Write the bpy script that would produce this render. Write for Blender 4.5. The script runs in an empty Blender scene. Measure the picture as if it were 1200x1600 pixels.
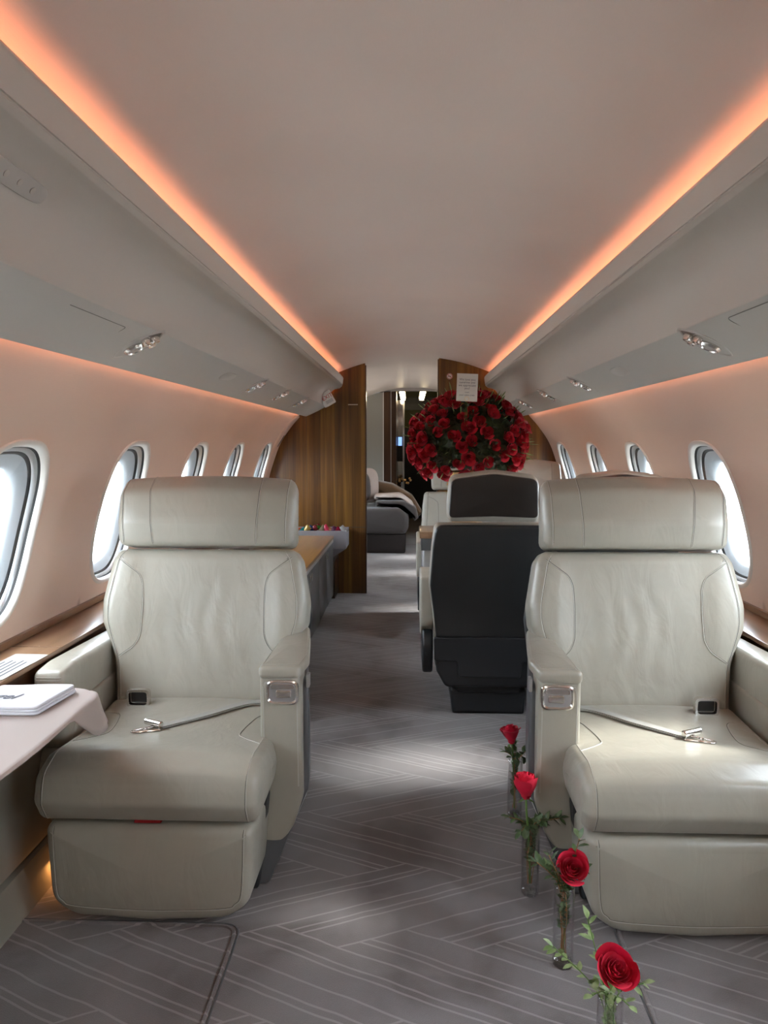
import bpy, bmesh, math, random
from mathutils import Vector, Matrix, Euler
from mathutils.bvhtree import BVHTree
random.seed(7)
SC = bpy.context.scene
COL = SC.collection
PI = math.pi
R_ = math.radians
# ------------------------------------------------------------------ camera
H = 1.25
cd = bpy.data.cameras.new('camera'); cam = bpy.data.objects.new('camera', cd); COL.objects.link(cam)
cd.sensor_fit = 'HORIZONTAL'; cd.sensor_width = 36; cd.lens = 1150/1200*36; cd.clip_start = .05
cam.location = (0, 0, H)
cam.rotation_euler = (PI/2 - 0.09278, 0, 0.03635)
SC.camera = cam
# ------------------------------------------------------------------ world, exposure, light
SC.view_settings.view_transform = 'Standard'; SC.view_settings.look = 'None'
SC.view_settings.gamma = 1; SC.view_settings.use_curve_mapping = False
SC.view_settings.exposure = 0.25
w = bpy.data.worlds.new('world'); SC.world = w; w.use_nodes = True
wn = w.node_tree; bg = wn.nodes['Background']
bg.inputs[0].default_value = (.87, .935, 1, 1); bg.inputs[1].default_value = 22.0
COVE = (1.0, .35, .17)
COVE_W = 24.0
WASH_W = 9.0
def sun_light():
    l = bpy.data.lights.new('sun', 'SUN'); l.energy = 9; l.angle = R_(11); l.color = (1, .95, .88)
    o = bpy.data.objects.new('sun', l); COL.objects.link(o)
    d = Vector((-1, -.12, -.82)); o.rotation_euler = d.to_track_quat('-Z', 'Y').to_euler()
sun_light()
def area(name, loc, rot, sx, sy, e, col=(1, 1, 1)):
    l = bpy.data.lights.new(name, 'AREA'); l.shape = 'RECTANGLE'; l.size = sx; l.size_y = sy; l.energy = e; l.color = col
    o = bpy.data.objects.new(name, l); COL.objects.link(o); o.location = loc; o.rotation_euler = rot; return o
# unseen fill light added behind the photographer (entrance area)
area('entrance_fill', (.02, -1.2, 1.90), (0, 0, 0), .5, 1.6, 14, (1, .93, .85))
area('bedroom_ceiling_fill_left', (-.80, 7.7, 1.62), (PI, R_(25), 0), .1, 2.6, 5, (1, .90, .80))  # added uplight to brighten the bedroom ceiling, no cove fitting here
area('bedroom_ceiling_fill_right', (.84, 7.7, 1.62), (PI, R_(-25), 0), .1, 2.6, 5, (1, .90, .80))  # matching added ceiling fill on the right side
# ------------------------------------------------------------------ materials
def mat(name, col, rough=.5, metal=0, spec=.5, coat=0, sheen=0, trans=0, emit=None, est=1, ior=1.45):
    m = bpy.data.materials.new(name); m.use_nodes = True
    b = m.node_tree.nodes['Principled BSDF']
    b.inputs['Base Color'].default_value = (*col, 1); b.inputs['Roughness'].default_value = rough
    b.inputs['Metallic'].default_value = metal; b.inputs['Specular IOR Level'].default_value = spec
    b.inputs['Coat Weight'].default_value = coat; b.inputs['Sheen Weight'].default_value = sheen
    b.inputs['Transmission Weight'].default_value = trans; b.inputs['IOR'].default_value = ior
    if emit: b.inputs['Emission Color'].default_value = (*emit, 1); b.inputs['Emission Strength'].default_value = est
    return m
class G:                                   # tiny node helper
    def __init__(s, m): s.m = m; s.t = m.node_tree; s.b = s.t.nodes.get('Principled BSDF')
    def n(s, ty, **k):
        x = s.t.nodes.new(ty)
        for a, v in k.items(): setattr(x, a, v)
        return x
    def l(s, a, b): s.t.links.new(a, b)
    def math(s, op, a, b=None, c=None):
        x = s.n('ShaderNodeMath', operation=op)
        for i, v in enumerate((a, b, c)):
            if v is None: continue
            if isinstance(v, (int, float)): x.inputs[i].default_value = v
            else: s.l(v, x.inputs[i])
        return x.outputs[0]
    def coord(s, scale=(1, 1, 1), kind='Object'):
        tc = s.n('ShaderNodeTexCoord'); mp = s.n('ShaderNodeMapping'); mp.inputs['Scale'].default_value = scale
        s.l(tc.outputs[kind], mp.inputs[0]); return mp.outputs[0]
    def noise(s, co, scale, detail=3, rough=.5, dist=0):
        x = s.n('ShaderNodeTexNoise'); x.inputs['Scale'].default_value = scale; x.inputs['Detail'].default_value = detail
        x.inputs['Roughness'].default_value = rough; x.inputs['Distortion'].default_value = dist
        s.l(co, x.inputs['Vector']); return x.outputs['Fac']
    def ramp(s, f, stops):
        x = s.n('ShaderNodeValToRGB'); e = x.color_ramp.elements
        while len(e) < len(stops): e.new(.5)
        for i, (p, c) in enumerate(stops): e[i].position = p; e[i].color = (*c, 1) if len(c) == 3 else c
        s.l(f, x.inputs[0]); return x.outputs[0]
    def mix(s, f, a, b):
        x = s.n('ShaderNodeMix', data_type='RGBA')
        for i, v in ((0, f), (6, a), (7, b)):
            if isinstance(v, tuple): x.inputs[i].default_value = (*v, 1)
            elif isinstance(v, (int, float)): x.inputs[i].default_value = v
            else: s.l(v, x.inputs[i])
        return x.outputs[2]
    def bump(s, hgt, st=.2, dist=.01, prev=None):
        x = s.n('ShaderNodeBump'); x.inputs['Strength'].default_value = st; x.inputs['Distance'].default_value = dist
        s.l(hgt, x.inputs['Height'])
        if prev: s.l(prev, x.inputs['Normal'])
        s.l(x.outputs[0], s.b.inputs['Normal']); return x.outputs[0]
def leather(name, col, rough=.38, wr=.35):
    m = mat(name, col, rough, coat=.25); g = G(m); c = g.coord()
    m.node_tree.nodes['Principled BSDF'].inputs['Coat Roughness'].default_value = .3
    v = g.n('ShaderNodeTexVoronoi'); v.inputs['Scale'].default_value = 500; g.l(c, v.inputs['Vector'])
    b1 = g.bump(v.outputs['Distance'], .10, .0008)
    c2 = g.coord((1.6, 1.2, .7)); b2 = g.bump(g.noise(c2, 9, 3, .5, .8), wr, .010, b1)
    n = g.noise(c, 6, 4)
    g.l(g.ramp(n, [(.3, tuple(x*.93 for x in col)), (.7, tuple(min(1, x*1.05) for x in col))]), g.b.inputs['Base Color'])
    g.l(g.math('MULTIPLY_ADD', g.noise(c, 14, 3), .14, rough-.07), g.b.inputs['Roughness'])
    return m
M = {}
M['leather'] = leather('cream_leather', (.345, .322, .265), .36)
M['leather_b'] = leather('ivory_leather', (.42, .395, .33), .42, .15)
M['seam'] = mat('leather_piping', (.42, .40, .345), .4)
M['thread'] = mat('dark_seam_thread', (.10, .093, .08), .7)
M['black_leather'] = leather('charcoal_leather', (.022, .023, .023), .36, .06)
M['headback'] = leather('brown_black_leather', (.028, .022, .018), .36, .06)
M['shell'] = mat('charcoal_plastic', (.022, .024, .027), .42)
M['shell_grey'] = mat('grey_plastic_shell', (.085, .085, .09), .38)
M['chrome'] = mat('brushed_chrome', (.72, .70, .67), .22, 1)
M['darkmetal'] = mat('dark_metal', (.12, .11, .10), .3, 1)
M['black'] = mat('black_plastic', (.012, .012, .012), .4)
M['webbing'] = mat('grey_webbing', (.36, .35, .32), .7)
M['white'] = mat('white_plastic', (.75, .74, .70), .4)
M['paper'] = mat('white_paper', (.60, .58, .53), .8)
M['ink'] = mat('grey_ink', (.10, .10, .11), .8)
M['script'] = mat('slate_print', (.16, .17, .20), .8)
M['red_ink'] = mat('red_ink', (.5, .02, .02), .6)
M['gold'] = mat('gold_sequins', (.75, .50, .24), .28, 1)
def fabricwall(name, col, rough=.75):
    m = mat(name, col, rough, sheen=.15); g = G(m); c = g.coord((1, 1, 1))
    n = g.noise(g.coord((160, 12, 160)), 2, 3)
    g.bump(n, .08, .002)
    g.l(g.ramp(g.noise(c, 1.3, 2), [(.35, tuple(x*.95 for x in col)), (.65, tuple(min(1, x*1.04) for x in col))]), g.b.inputs['Base Color'])
    return m
M['ceiling'] = fabricwall('ceiling_fabric', (.68, .59, .52), .42)
M['wall'] = fabricwall('sidewall_beige', (.66, .505, .405), .6)
M['bin'] = mat('soffit_panel', (.51, .465, .41), .45)
M['binbottom'] = mat('service_panel_shaded_grey', (.46, .44, .40), .45)  # panel grey, with the underside's darker shading put into the colour
M['binlip'] = mat('soffit_lip', (.47, .44, .40), .4)
M['lower'] = leather('lower_sidewall', (.27, .25, .205), .5, .03)
M['gap'] = mat('panel_gap_grey', (.20, .19, .17), .8)
M['groove'] = mat('dark_groove', (.06, .055, .05), .8)
def wood(name, a, b, c3, sc=(14, 14, .6), rough=.3, coat=.3):
    m = mat(name, b, rough, coat=coat); g = G(m); co = g.coord(sc)
    n1 = g.noise(co, 1.2, 5, .6, .3); n2 = g.noise(g.coord(tuple(x*6 for x in sc)), 2, 3)
    col = g.ramp(n1, [(.28, a), (.5, b), (.72, c3)])
    g.l(g.mix(g.math('MULTIPLY', n2, .45), col, a), g.b.inputs['Base Color'])
    g.bump(n2, .04, .001); return m
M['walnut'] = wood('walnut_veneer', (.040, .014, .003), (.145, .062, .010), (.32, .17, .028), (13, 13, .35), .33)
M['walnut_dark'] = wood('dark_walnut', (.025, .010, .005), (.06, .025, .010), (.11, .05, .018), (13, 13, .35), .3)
M['top'] = wood('credenza_wood', (.20, .10, .03), (.34, .18, .055), (.44, .25, .085), (10, .8, 10), .3)
M['ledge'] = wood('ledge_walnut', (.16, .085, .045), (.27, .155, .085), (.36, .22, .13), (10, .8, 10), .3)
M['cabfront'] = mat('grey_lacquer', (.085, .085, .085), .35)
def glassy(name, tint=(1, 1, 1), refl=.06, rough=.02, pw=4):
    m = bpy.data.materials.new(name); m.use_nodes = True; t = m.node_tree
    t.nodes.remove(t.nodes['Principled BSDF']); o = t.nodes['Material Output']
    a = t.nodes.new('ShaderNodeBsdfTransparent'); a.inputs[0].default_value = (*tint, 1)
    b = t.nodes.new('ShaderNodeBsdfGlossy'); b.inputs['Roughness'].default_value = rough
    f = t.nodes.new('ShaderNodeLayerWeight'); f.inputs['Blend'].default_value = .5
    p1 = t.nodes.new('ShaderNodeMath'); p1.operation = 'POWER'; t.links.new(f.outputs['Facing'], p1.inputs[0]); p1.inputs[1].default_value = pw
    p2 = t.nodes.new('ShaderNodeMath'); p2.operation = 'MULTIPLY_ADD'; t.links.new(p1.outputs[0], p2.inputs[0]); p2.inputs[1].default_value = refl; p2.inputs[2].default_value = .03
    mx = t.nodes.new('ShaderNodeMixShader'); t.links.new(p2.outputs[0], mx.inputs[0])
    t.links.new(a.outputs[0], mx.inputs[1]); t.links.new(b.outputs[0], mx.inputs[2]); t.links.new(mx.outputs[0], o.inputs[0])
    return m
M['pane'] = glassy('window_pane', (.95, .98, 1), .35)
M['vase'] = glassy('vase_glass', (.975, .98, .98), .95, .01, 2.2)
M['reveal'] = mat('window_reveal', (.42, .44, .45), .30, coat=.3)
M['bezel'] = mat('window_bezel', (.66, .63, .58), .45)
M['steel'] = mat('satin_steel', (.55, .55, .55), .3, .8)
M['light'] = mat('light_strip', (1, .5, .3), .5, emit=COVE, est=COVE_W)
M['wash'] = mat('wash_strip', (1, .5, .3), .5, emit=(1, .40, .22), est=WASH_W)
M['lamp'] = mat('lamp_glass', (1, .9, .7), .3, emit=(1, .80, .50), est=7)
M['lensoff'] = mat('lens_clear', (.45, .42, .40), .1, spec=.8)
M['cloth'] = mat('tablecloth_linen', (.36, .29, .255), .75, sheen=.2)
M['towel'] = mat('white_towel', (.62, .62, .66), .9, sheen=.3)
M['sticker'] = mat('white_sticker', (.85, .86, .87), .5)
M['tray'] = mat('grey_tray_fabric', (.28, .27, .29), .7)
M['mirror'] = mat('smoked_mirror', (.35, .33, .30), .06, 1)
M['greige'] = mat('greige_panel', (.34, .34, .30), .6)
M['bedgrey'] = mat('grey_bedlinen', (.075, .066, .064), .85, sheen=.4)
M['bedbase'] = mat('dark_bed_base', (.03, .024, .023), .8)
M['bedwhite'] = mat('white_bedlinen', (.62, .55, .51), .85)
M['fur'] = mat('brown_throw', (.13, .075, .035), .9, sheen=.5)
M['olive'] = mat('olive_panel', (.11, .11, .03), .5)
M['stem'] = mat('green_stem', (.10, .19, .04), .5)
M['stem_brown'] = mat('brown_stem', (.28, .13, .04), .5)
def leafmat(name, a, b):
    m = mat(name, a, .45); g = G(m); g.l(g.ramp(g.noise(g.coord(), 60, 2), [(.35, a), (.65, b)]), g.b.inputs['Base Color']); return m
M['leaf'] = leafmat('leaf_green', (.045, .085, .03), (.11, .17, .07))
M['leaf_light'] = leafmat('leaf_sage', (.16, .25, .08), (.30, .38, .18))
M['leaf_dark'] = leafmat('leaf_dark', (.012, .022, .009), (.045, .065, .022))
def rosemat(name, a, b):
    m = mat(name, a, .55, sheen=.3); g = G(m); g.b.inputs['Sheen Tint'].default_value = (1, .1, .15, 1)
    g.l(g.ramp(g.noise(g.coord(), 30, 3), [(.3, a), (.7, b)]), g.b.inputs['Base Color']); return m
M['rose'] = rosemat('rose_petal', (.40, .002, .018), (.58, .006, .038))
M['rose2'] = rosemat('rose_petal_light', (.56, .012, .04), (.72, .03, .08))
M['rose_deep2'] = rosemat('bouquet_rose_petal_light', (.42, .005, .018), (.58, .015, .035))
M['rose_deep'] = rosemat('bouquet_rose_petal', (.20, .001, .005), (.42, .005, .015))
def carpet():
    m = mat('patterned_carpet', (.3, .28, .28), .95, sheen=.35, spec=.1); g = G(m)
    tc = g.n('ShaderNodeTexCoord'); sp = g.n('ShaderNodeSeparateXYZ')
    nz = g.n('ShaderNodeTexNoise'); nz.inputs['Scale'].default_value = 5; g.l(tc.outputs['Object'], nz.inputs['Vector'])
    vm = g.n('ShaderNodeVectorMath', operation='MULTIPLY_ADD'); g.l(nz.outputs['Color'], vm.inputs[0])
    vm.inputs[1].default_value = (.02, .02, 0); g.l(tc.outputs['Object'], vm.inputs[2]); g.l(vm.outputs[0], sp.inputs[0])
    x, y = sp.outputs[0], sp.outputs[1]
    W = .185; A = R_(24)
    xs = g.math('MULTIPLY', x, 1/(2*math.cos(A)*W)); ys = g.math('MULTIPLY', y, 1/(2*math.sin(A)*W))
    u = g.math('ADD', g.math('ADD', xs, ys), 200.0); v = g.math('ADD', g.math('SUBTRACT', xs, ys), 200.0)
    fu, fv = g.math('FLOOR', u), g.math('FLOOR', v)
    ru, rv = g.math('SUBTRACT', u, fu), g.math('SUBTRACT', v, fv)
    k = 4
    d = g.math('FLOORED_MODULO', g.math('SUBTRACT', fu, fv), float(2*k))
    isH = g.math('LESS_THAN', d, k-.5)
    lw = .042
    def line(r, pos, wd): return g.math('LESS_THAN', g.math('ABSOLUTE', g.math('SUBTRACT', r, pos)), wd)
    def wn(q):
        x = g.n('ShaderNodeTexWhiteNoise', noise_dimensions='1D'); g.l(q, x.inputs['W']); return g.math('MULTIPLY_ADD', x.outputs['Value'], .5, .18)
    def mx(*a):
        o = a[0]
        for q in a[1:]: o = g.math('MAXIMUM', o, q)
        return o
    eq = lambda a, n_: g.math('LESS_THAN', g.math('ABSOLUTE', g.math('SUBTRACT', a, float(n_))), .5)
    Hl = mx(line(rv, .0, lw/2), line(rv, 1., lw/2), line(rv, wn(fv), lw/2), line(rv, g.math('ADD', wn(fv), .15), lw/2),
            g.math('MULTIPLY', eq(d, 0), line(ru, 0., lw/2)), g.math('MULTIPLY', eq(d, k-1), line(ru, 1., lw/2)))
    Vl = mx(line(ru, .0, lw/2), line(ru, 1., lw/2), line(ru, wn(fu), lw/2), line(ru, g.math('ADD', wn(fu), .15), lw/2),
            g.math('MULTIPLY', eq(d, 2*k-1), line(rv, 0., lw/2)), g.math('MULTIPLY', eq(d, k), line(rv, 1., lw/2)))
    L = g.math('ADD', g.math('MULTIPLY', isH, Hl), g.math('MULTIPLY', g.math('SUBTRACT', 1., isH), Vl))
    co = g.coord(); n1 = g.noise(co, 2.6, 4, .55, .4); n2 = g.noise(co, 420, 2)
    base = g.ramp(n1, [(.33, (.105, .083, .078)), (.47, (.19, .170, .168)), (.7, (.255, .235, .235))])
    base = g.mix(g.math('MULTIPLY', n2, .5), base, (.10, .09, .09))
    g.l(g.mix(g.math('MULTIPLY', L, .34), base, (.44, .41, .40)), g.b.inputs['Base Color'])
    b1 = g.bump(n2, .5, .003); g.bump(L, .25, .002, b1)
    return m
M['carpet'] = carpet()
# ------------------------------------------------------------------ helpers
def obj(name, bm, m, parent=None, smooth=True, sharp=35):
    tr = SEAMS.pop(id(bm), None)
    if tr and len(tr) > 2 and name == 'piping':
        b2 = bmesh.new(); tube(b2, [p for p, _ in tr], .0010, 5); fn = XF.pop(id(bm), None)
        if fn: xf(b2, fn)
        XF.clear(); obj('seam_thread', b2, 'thread', parent)
    me = bpy.data.meshes.new(name)
    bmesh.ops.recalc_face_normals(bm, faces=bm.faces)
    if smooth:
        for f in bm.faces: f.smooth = True
        for e in bm.edges:
            if len(e.link_faces) == 2 and e.calc_face_angle(0) > R_(sharp): e.smooth = False
    bm.to_mesh(me); bm.free()
    if m: me.materials.append(m if not isinstance(m, str) else M[m])
    o = bpy.data.objects.new(name, me); COL.objects.link(o)
    if parent: o.parent = parent
    return o
def tag(o, label=None, cat=None, group=None, kind=None):
    for k, v in (('label', label), ('category', cat), ('group', group), ('kind', kind)):
        if v: o[k] = v
    return o
def empty(name, loc=(0, 0, 0), rot=(0, 0, 0), **k):
    o = bpy.data.objects.new(name, None); COL.objects.link(o); o.location = loc; o.rotation_euler = rot
    o.empty_display_size = .05; return tag(o, **k)
def struct(o): o['kind'] = 'structure'; return o
def copy_tree(o, parent=None):
    c = o.copy(); COL.objects.link(c)
    if parent: c.parent = parent
    for ch in [x for x in bpy.data.objects if x.parent == o]: copy_tree(ch, c)
    return c
def B(): return bmesh.new()
def box(bm, a, b, bev=0, seg=2):
    lo = [min(a[i], b[i]) for i in range(3)]; hi = [max(a[i], b[i]) for i in range(3)]
    vs = [bm.verts.new((x, y, z)) for x in (lo[0], hi[0]) for y in (lo[1], hi[1]) for z in (lo[2], hi[2])]
    F = [bm.faces.new([vs[i] for i in q]) for q in ((0, 1, 3, 2), (4, 6, 7, 5), (0, 4, 5, 1), (2, 3, 7, 6), (0, 2, 6, 4), (1, 5, 7, 3))]
    if bev:
        es = list({e for f in F for e in f.edges})
        bmesh.ops.bevel(bm, geom=es, offset=bev, segments=seg, profile=.6, affect='EDGES', clamp_overlap=True)
    return bm
def tube(bm, pts, r, n=8, cap=True):
    pts = [Vector(p) for p in pts]; rs = r if isinstance(r, (list, tuple)) else [r]*len(pts)
    up = Vector((0, 0, 1)); rings = []
    t0 = (pts[1]-pts[0]).normalized()
    nrm = t0.cross(up)
    if nrm.length < .1: nrm = t0.cross(Vector((1, 0, 0)))
    nrm.normalize()
    for i, p in enumerate(pts):
        t = (pts[min(i+1, len(pts)-1)]-pts[max(i-1, 0)])
        if t.length < 1e-9: t = t0
        t.normalize(); nrm = (nrm - t*nrm.dot(t)); nrm.normalize(); bn = t.cross(nrm)
        rings.append([bm.verts.new(p+(nrm*math.cos(2*PI*k/n)+bn*math.sin(2*PI*k/n))*rs[i]) for k in range(n)])
    for a, b in zip(rings, rings[1:]):
        for k in range(n): bm.faces.new((a[k], a[(k+1) % n], b[(k+1) % n], b[k]))
    if cap: bm.faces.new(rings[0][::-1]); bm.faces.new(rings[-1])
    return bm
def lathe(bm, prof, n=24, c=(0, 0, 0), close=False):
    c = Vector(c); rings = []
    for r, z in prof: rings.append([bm.verts.new(c+Vector((r*math.cos(2*PI*k/n), r*math.sin(2*PI*k/n), z))) for k in range(n)])
    for a, b in zip(rings, rings[1:]):
        for k in range(n): bm.faces.new((a[k], a[(k+1) % n], b[(k+1) % n], b[k]))
    if close:
        bm.faces.new(rings[0][::-1]); bm.faces.new(rings[-1])
    return bm
def fillet(pts, rad, seg=5):
    n = len(pts); out = []
    for i in range(n):
        p = Vector(pts[i][:2]); a = Vector(pts[i-1][:2]); b = Vector(pts[(i+1) % n][:2])
        r = pts[i][2] if len(pts[i]) > 2 else rad
        if r <= 0: out.append(p); continue
        u = (a-p); v = (b-p); lu, lv = u.length, v.length; u.normalize(); v.normalize()
        ang = u.angle(v); d = min(r/max(math.tan(ang/2), .05), lu*.49, lv*.49)
        s, e = p+u*d, p+v*d
        for k in range(seg+1):
            t = k/seg; out.append(s*(1-t)**2+p*2*t*(1-t)+e*t*t)
    return out
def resample(pts, step):
    out = []; n = len(pts)
    for i in range(n):
        a, b = pts[i], pts[(i+1) % n]; L = (b-a).length
        if L < 1e-6: continue
        k = max(1, round(L/step))
        for j in range(k): out.append(a.lerp(b, j/k))
    return out
def offset(pts, d):                         # inward offset of a ccw outline
    n = len(pts); out = []
    ar = sum(pts[i].x*pts[(i+1) % n].y-pts[(i+1) % n].x*pts[i].y for i in range(n))
    s = 1 if ar > 0 else -1
    for i in range(n):
        t = pts[(i+1) % n]-pts[i-1]; nn = Vector((-t.y, t.x)).normalized()*s
        out.append(pts[i]+nn*d)
    return out
def soft(outline, c0, c1, r=.02, b0=0, b1=0, axis='Y', rad=.02, step=.03, nmid=1, fn=None, bm=None, seg=4, crings=(.85, .65, .4, .15)):
    """cushion: outline (a,b) extruded along c with rounded rims and bulged caps"""
    bm = bm or B()
    ol = resample(fillet(outline, rad), step); n = len(ol)
    cen = sum(ol, Vector((0, 0)))/n
    mp = {'Y': lambda a, b, c: (a, c, b), 'X': lambda a, b, c: (c, a, b), 'Z': lambda a, b, c: (a, b, c)}[axis]
    st = []
    inn = offset(ol, r)
    for s in reversed(crings): st.append(([cen.lerp(p, s) for p in inn], c0-b0*(1-s*s)))
    for k in range(seg+1):
        th = PI/2*k/seg; st.append((offset(ol, r*(1-math.sin(th))), c0+r*(1-math.cos(th))))
    for k in range(1, nmid): st.append((ol, c0+r+(c1-c0-2*r)*k/nmid))
    for k in range(seg+1):
        th = PI/2*(1-k/seg); st.append((offset(ol, r*(1-math.sin(th))), c1-r*(1-math.cos(th))))
    for s in crings: st.append(([cen.lerp(p, s) for p in inn], c1+b1*(1-s*s)))
    rings = []
    for pts, c in st:
        ring = []
        for p in pts:
            q = Vector(mp(p.x, p.y, c))
            if fn: q = fn(q)
            ring.append(bm.verts.new(q))
        rings.append(ring)
    for a, b in zip(rings, rings[1:]):
        for k in range(n): bm.faces.new((a[k], a[(k+1) % n], b[(k+1) % n], b[k]))
    for ring, c in ((rings[0], c0-b0), (rings[-1], c1+b1)):
        q = Vector(mp(cen.x, cen.y, c))
        if fn: q = fn(q)
        v = bm.verts.new(q)
        for k in range(n): bm.faces.new((ring[k], ring[(k+1) % n], v))
    return bm
def smoothpath(pts, n=8):
    P = [Vector(p) for p in pts]; out = []
    for i in range(len(P)-1):
        p0 = P[max(i-1, 0)]; p1 = P[i]; p2 = P[i+1]; p3 = P[min(i+2, len(P)-1)]
        for k in range(n):
            t = k/n; out.append(.5*((2*p1)+(-p0+p2)*t+(2*p0-5*p1+4*p2-p3)*t*t+(-p0+3*p1-3*p2+p3)*t**3))
    out.append(P[-1]); return out
def linpath(pts, step=.012):
    P = [Vector(p) for p in pts]; out = []
    for a, b in zip(P, P[1:]):
        k = max(1, int((b-a).length/step)); out += [a.lerp(b, j/k) for j in range(k)]
    out.append(P[-1]); return out
SEAMS = {}
def seam(bvh, pts, d, r=.0016, lift=0, bm=None):
    """piping laid on a surface: pts cast along direction d (vector or function)"""
    bm = bm or B(); hit = []
    for p in pts:
        dd = d(p) if callable(d) else Vector(d)
        h = bvh.ray_cast(p, dd.normalized(), 3)
        if h[0] is not None: hit.append(h[0]-dd.normalized()*lift)
    if len(hit) > 1:
        tube(bm, hit, r, 6)
        for i_ in range(len(hit)):                       # stitched trough beside the piping
            t = hit[min(i_+1, len(hit)-1)]-hit[max(i_-1, 0)]
            SEAMS.setdefault(id(bm), []).append((hit[i_]+t.normalized().cross((Vector(d) if not callable(d) else Vector((0, 1, 0))).normalized())*(r+.0010), r))
    return bm
XF = {}
def xf(bm, fn):
    if id(bm) in SEAMS: XF[id(bm)] = fn
    for v in bm.verts: v.co = fn(v.co)
    return bm
def text(body, size, m, parent=None, loc=(0, 0, 0), rot=(0, 0, 0), name='lettering', align='CENTER', depth=.0004, scale=(1, 1, 1), shear=0):
    cu = bpy.data.curves.new(name, 'FONT'); cu.body = body; cu.size = size; cu.align_x = align; cu.align_y = 'CENTER'; cu.extrude = depth; cu.shear = shear
    t = bpy.data.objects.new(name, cu); COL.objects.link(t)
    dg = bpy.context.evaluated_depsgraph_get(); me = bpy.data.meshes.new_from_object(t.evaluated_get(dg))
    bpy.data.objects.remove(t); me.materials.clear(); me.materials.append(M[m])
    o = bpy.data.objects.new(name, me); COL.objects.link(o); o.location = loc; o.rotation_euler = rot; o.scale = scale
    if parent: o.parent = parent
    return o
# ------------------------------------------------------------------ cabin shell
XC = .02
Y0, Y1, YB = -2.6, 6.065, 9.4
WZ = [(.52, 1.275), (.62, 1.272), (.80, 1.245), (.945, 1.212), (1.10, 1.165), (1.264, 1.100), (1.40, 1.005), (1.484, .932), (1.60, .868), (1.73, .80)]
def wx(z):
    if z <= WZ[0][0]: return WZ[0][1]
    for i in range(len(WZ)-1):
        if WZ[i][0] <= z <= WZ[i+1][0]:
            z0, x0 = WZ[i]; z1, x1 = WZ[i+1]
            m = lambda j: (WZ[min(j+1, len(WZ)-1)][1]-WZ[max(j-1, 0)][1])/(WZ[min(j+1, len(WZ)-1)][0]-WZ[max(j-1, 0)][0])
            t = (z-z0)/(z1-z0); h = z1-z0
            return (2*t**3-3*t*t+1)*x0+(t**3-2*t*t+t)*h*m(i)+(-2*t**3+3*t*t)*x1+(t**3-t*t)*h*m(i+1)
    return WZ[-1][1]
WIN_Y = [.31, 1.19, 2.055, 2.93, 3.825, 4.69, 5.64, 7.2, 8.2]
WA, WB, WCZ = .198, .272, .975
def sup(a, b, k, n=64, e=2.9):
    th = 2*PI*k/n; c, s = math.cos(th), math.sin(th)
    return a*math.copysign(abs(c)**(2/e), c), b*math.copysign(abs(s)**(2/e), s)
def side_wall(side, name):
    bm = B(); zl, zh = .62, 1.30
    P = lambda y, z, d=0: Vector((XC+side*(wx(z)+d), y, z))
    def grid(ya, yb, za, zb, ny, nz, dd=0):
        g = [[bm.verts.new(P(ya+(yb-ya)*i/ny, za+(zb-za)*j/nz, dd)) for j in range(nz+1)] for i in range(ny+1)]
        for i in range(ny):
            for j in range(nz): bm.faces.new((g[i][j], g[i+1][j], g[i+1][j+1], g[i][j+1]))
    grid(Y0, YB, .52, zl+.008, 4, 4, .0012); grid(Y0, YB, zh-.012, 1.73, 4, 20, .0012)
    prev = Y0
    for cy in WIN_Y:
        grid(prev-.012, cy-.258, zl, zh, 1, 28, .0012); prev = cy+.27
        rings = []; n = 64
        for t in (0, .35, .7, 1):
            ring = []
            for k in range(n):
                a, b = sup(WA, WB, k, n)
                hy, hz = .27, (zh-WCZ if b > 0 else WCZ-zl)
                s = 1/max(abs(a)/hy, abs(b)/hz, 1e-6)
                ring.append(bm.verts.new(P(cy+a*(1-t)+a*s*t, WCZ+b*(1-t)+b*s*t)))
            rings.append(ring)
        for a, b in zip(rings, rings[1:]):
            for k in range(n): bm.faces.new((a[k], a[(k+1) % n], b[(k+1) % n], b[k]))
        # fill the four cell corners
        for sy in (-1, 1):
            for tz in (zl, zh):
                c = bm.verts.new(P(cy+sy*.27, tz)); last = rings[-1]
                k = min(range(n), key=lambda q: (last[q].co-c.co).length)
                for k2 in (k-1, (k+1) % n):
                    try: bm.faces.new((last[k], last[k2], c))
                    except ValueError: pass
    grid(prev-.012, YB, zl, zh, 1, 28, .0012)
    return struct(obj(name, bm, 'wall', sharp=60))
side_wall(-1, 'wall_left'); side_wall(1, 'wall_right')
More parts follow.
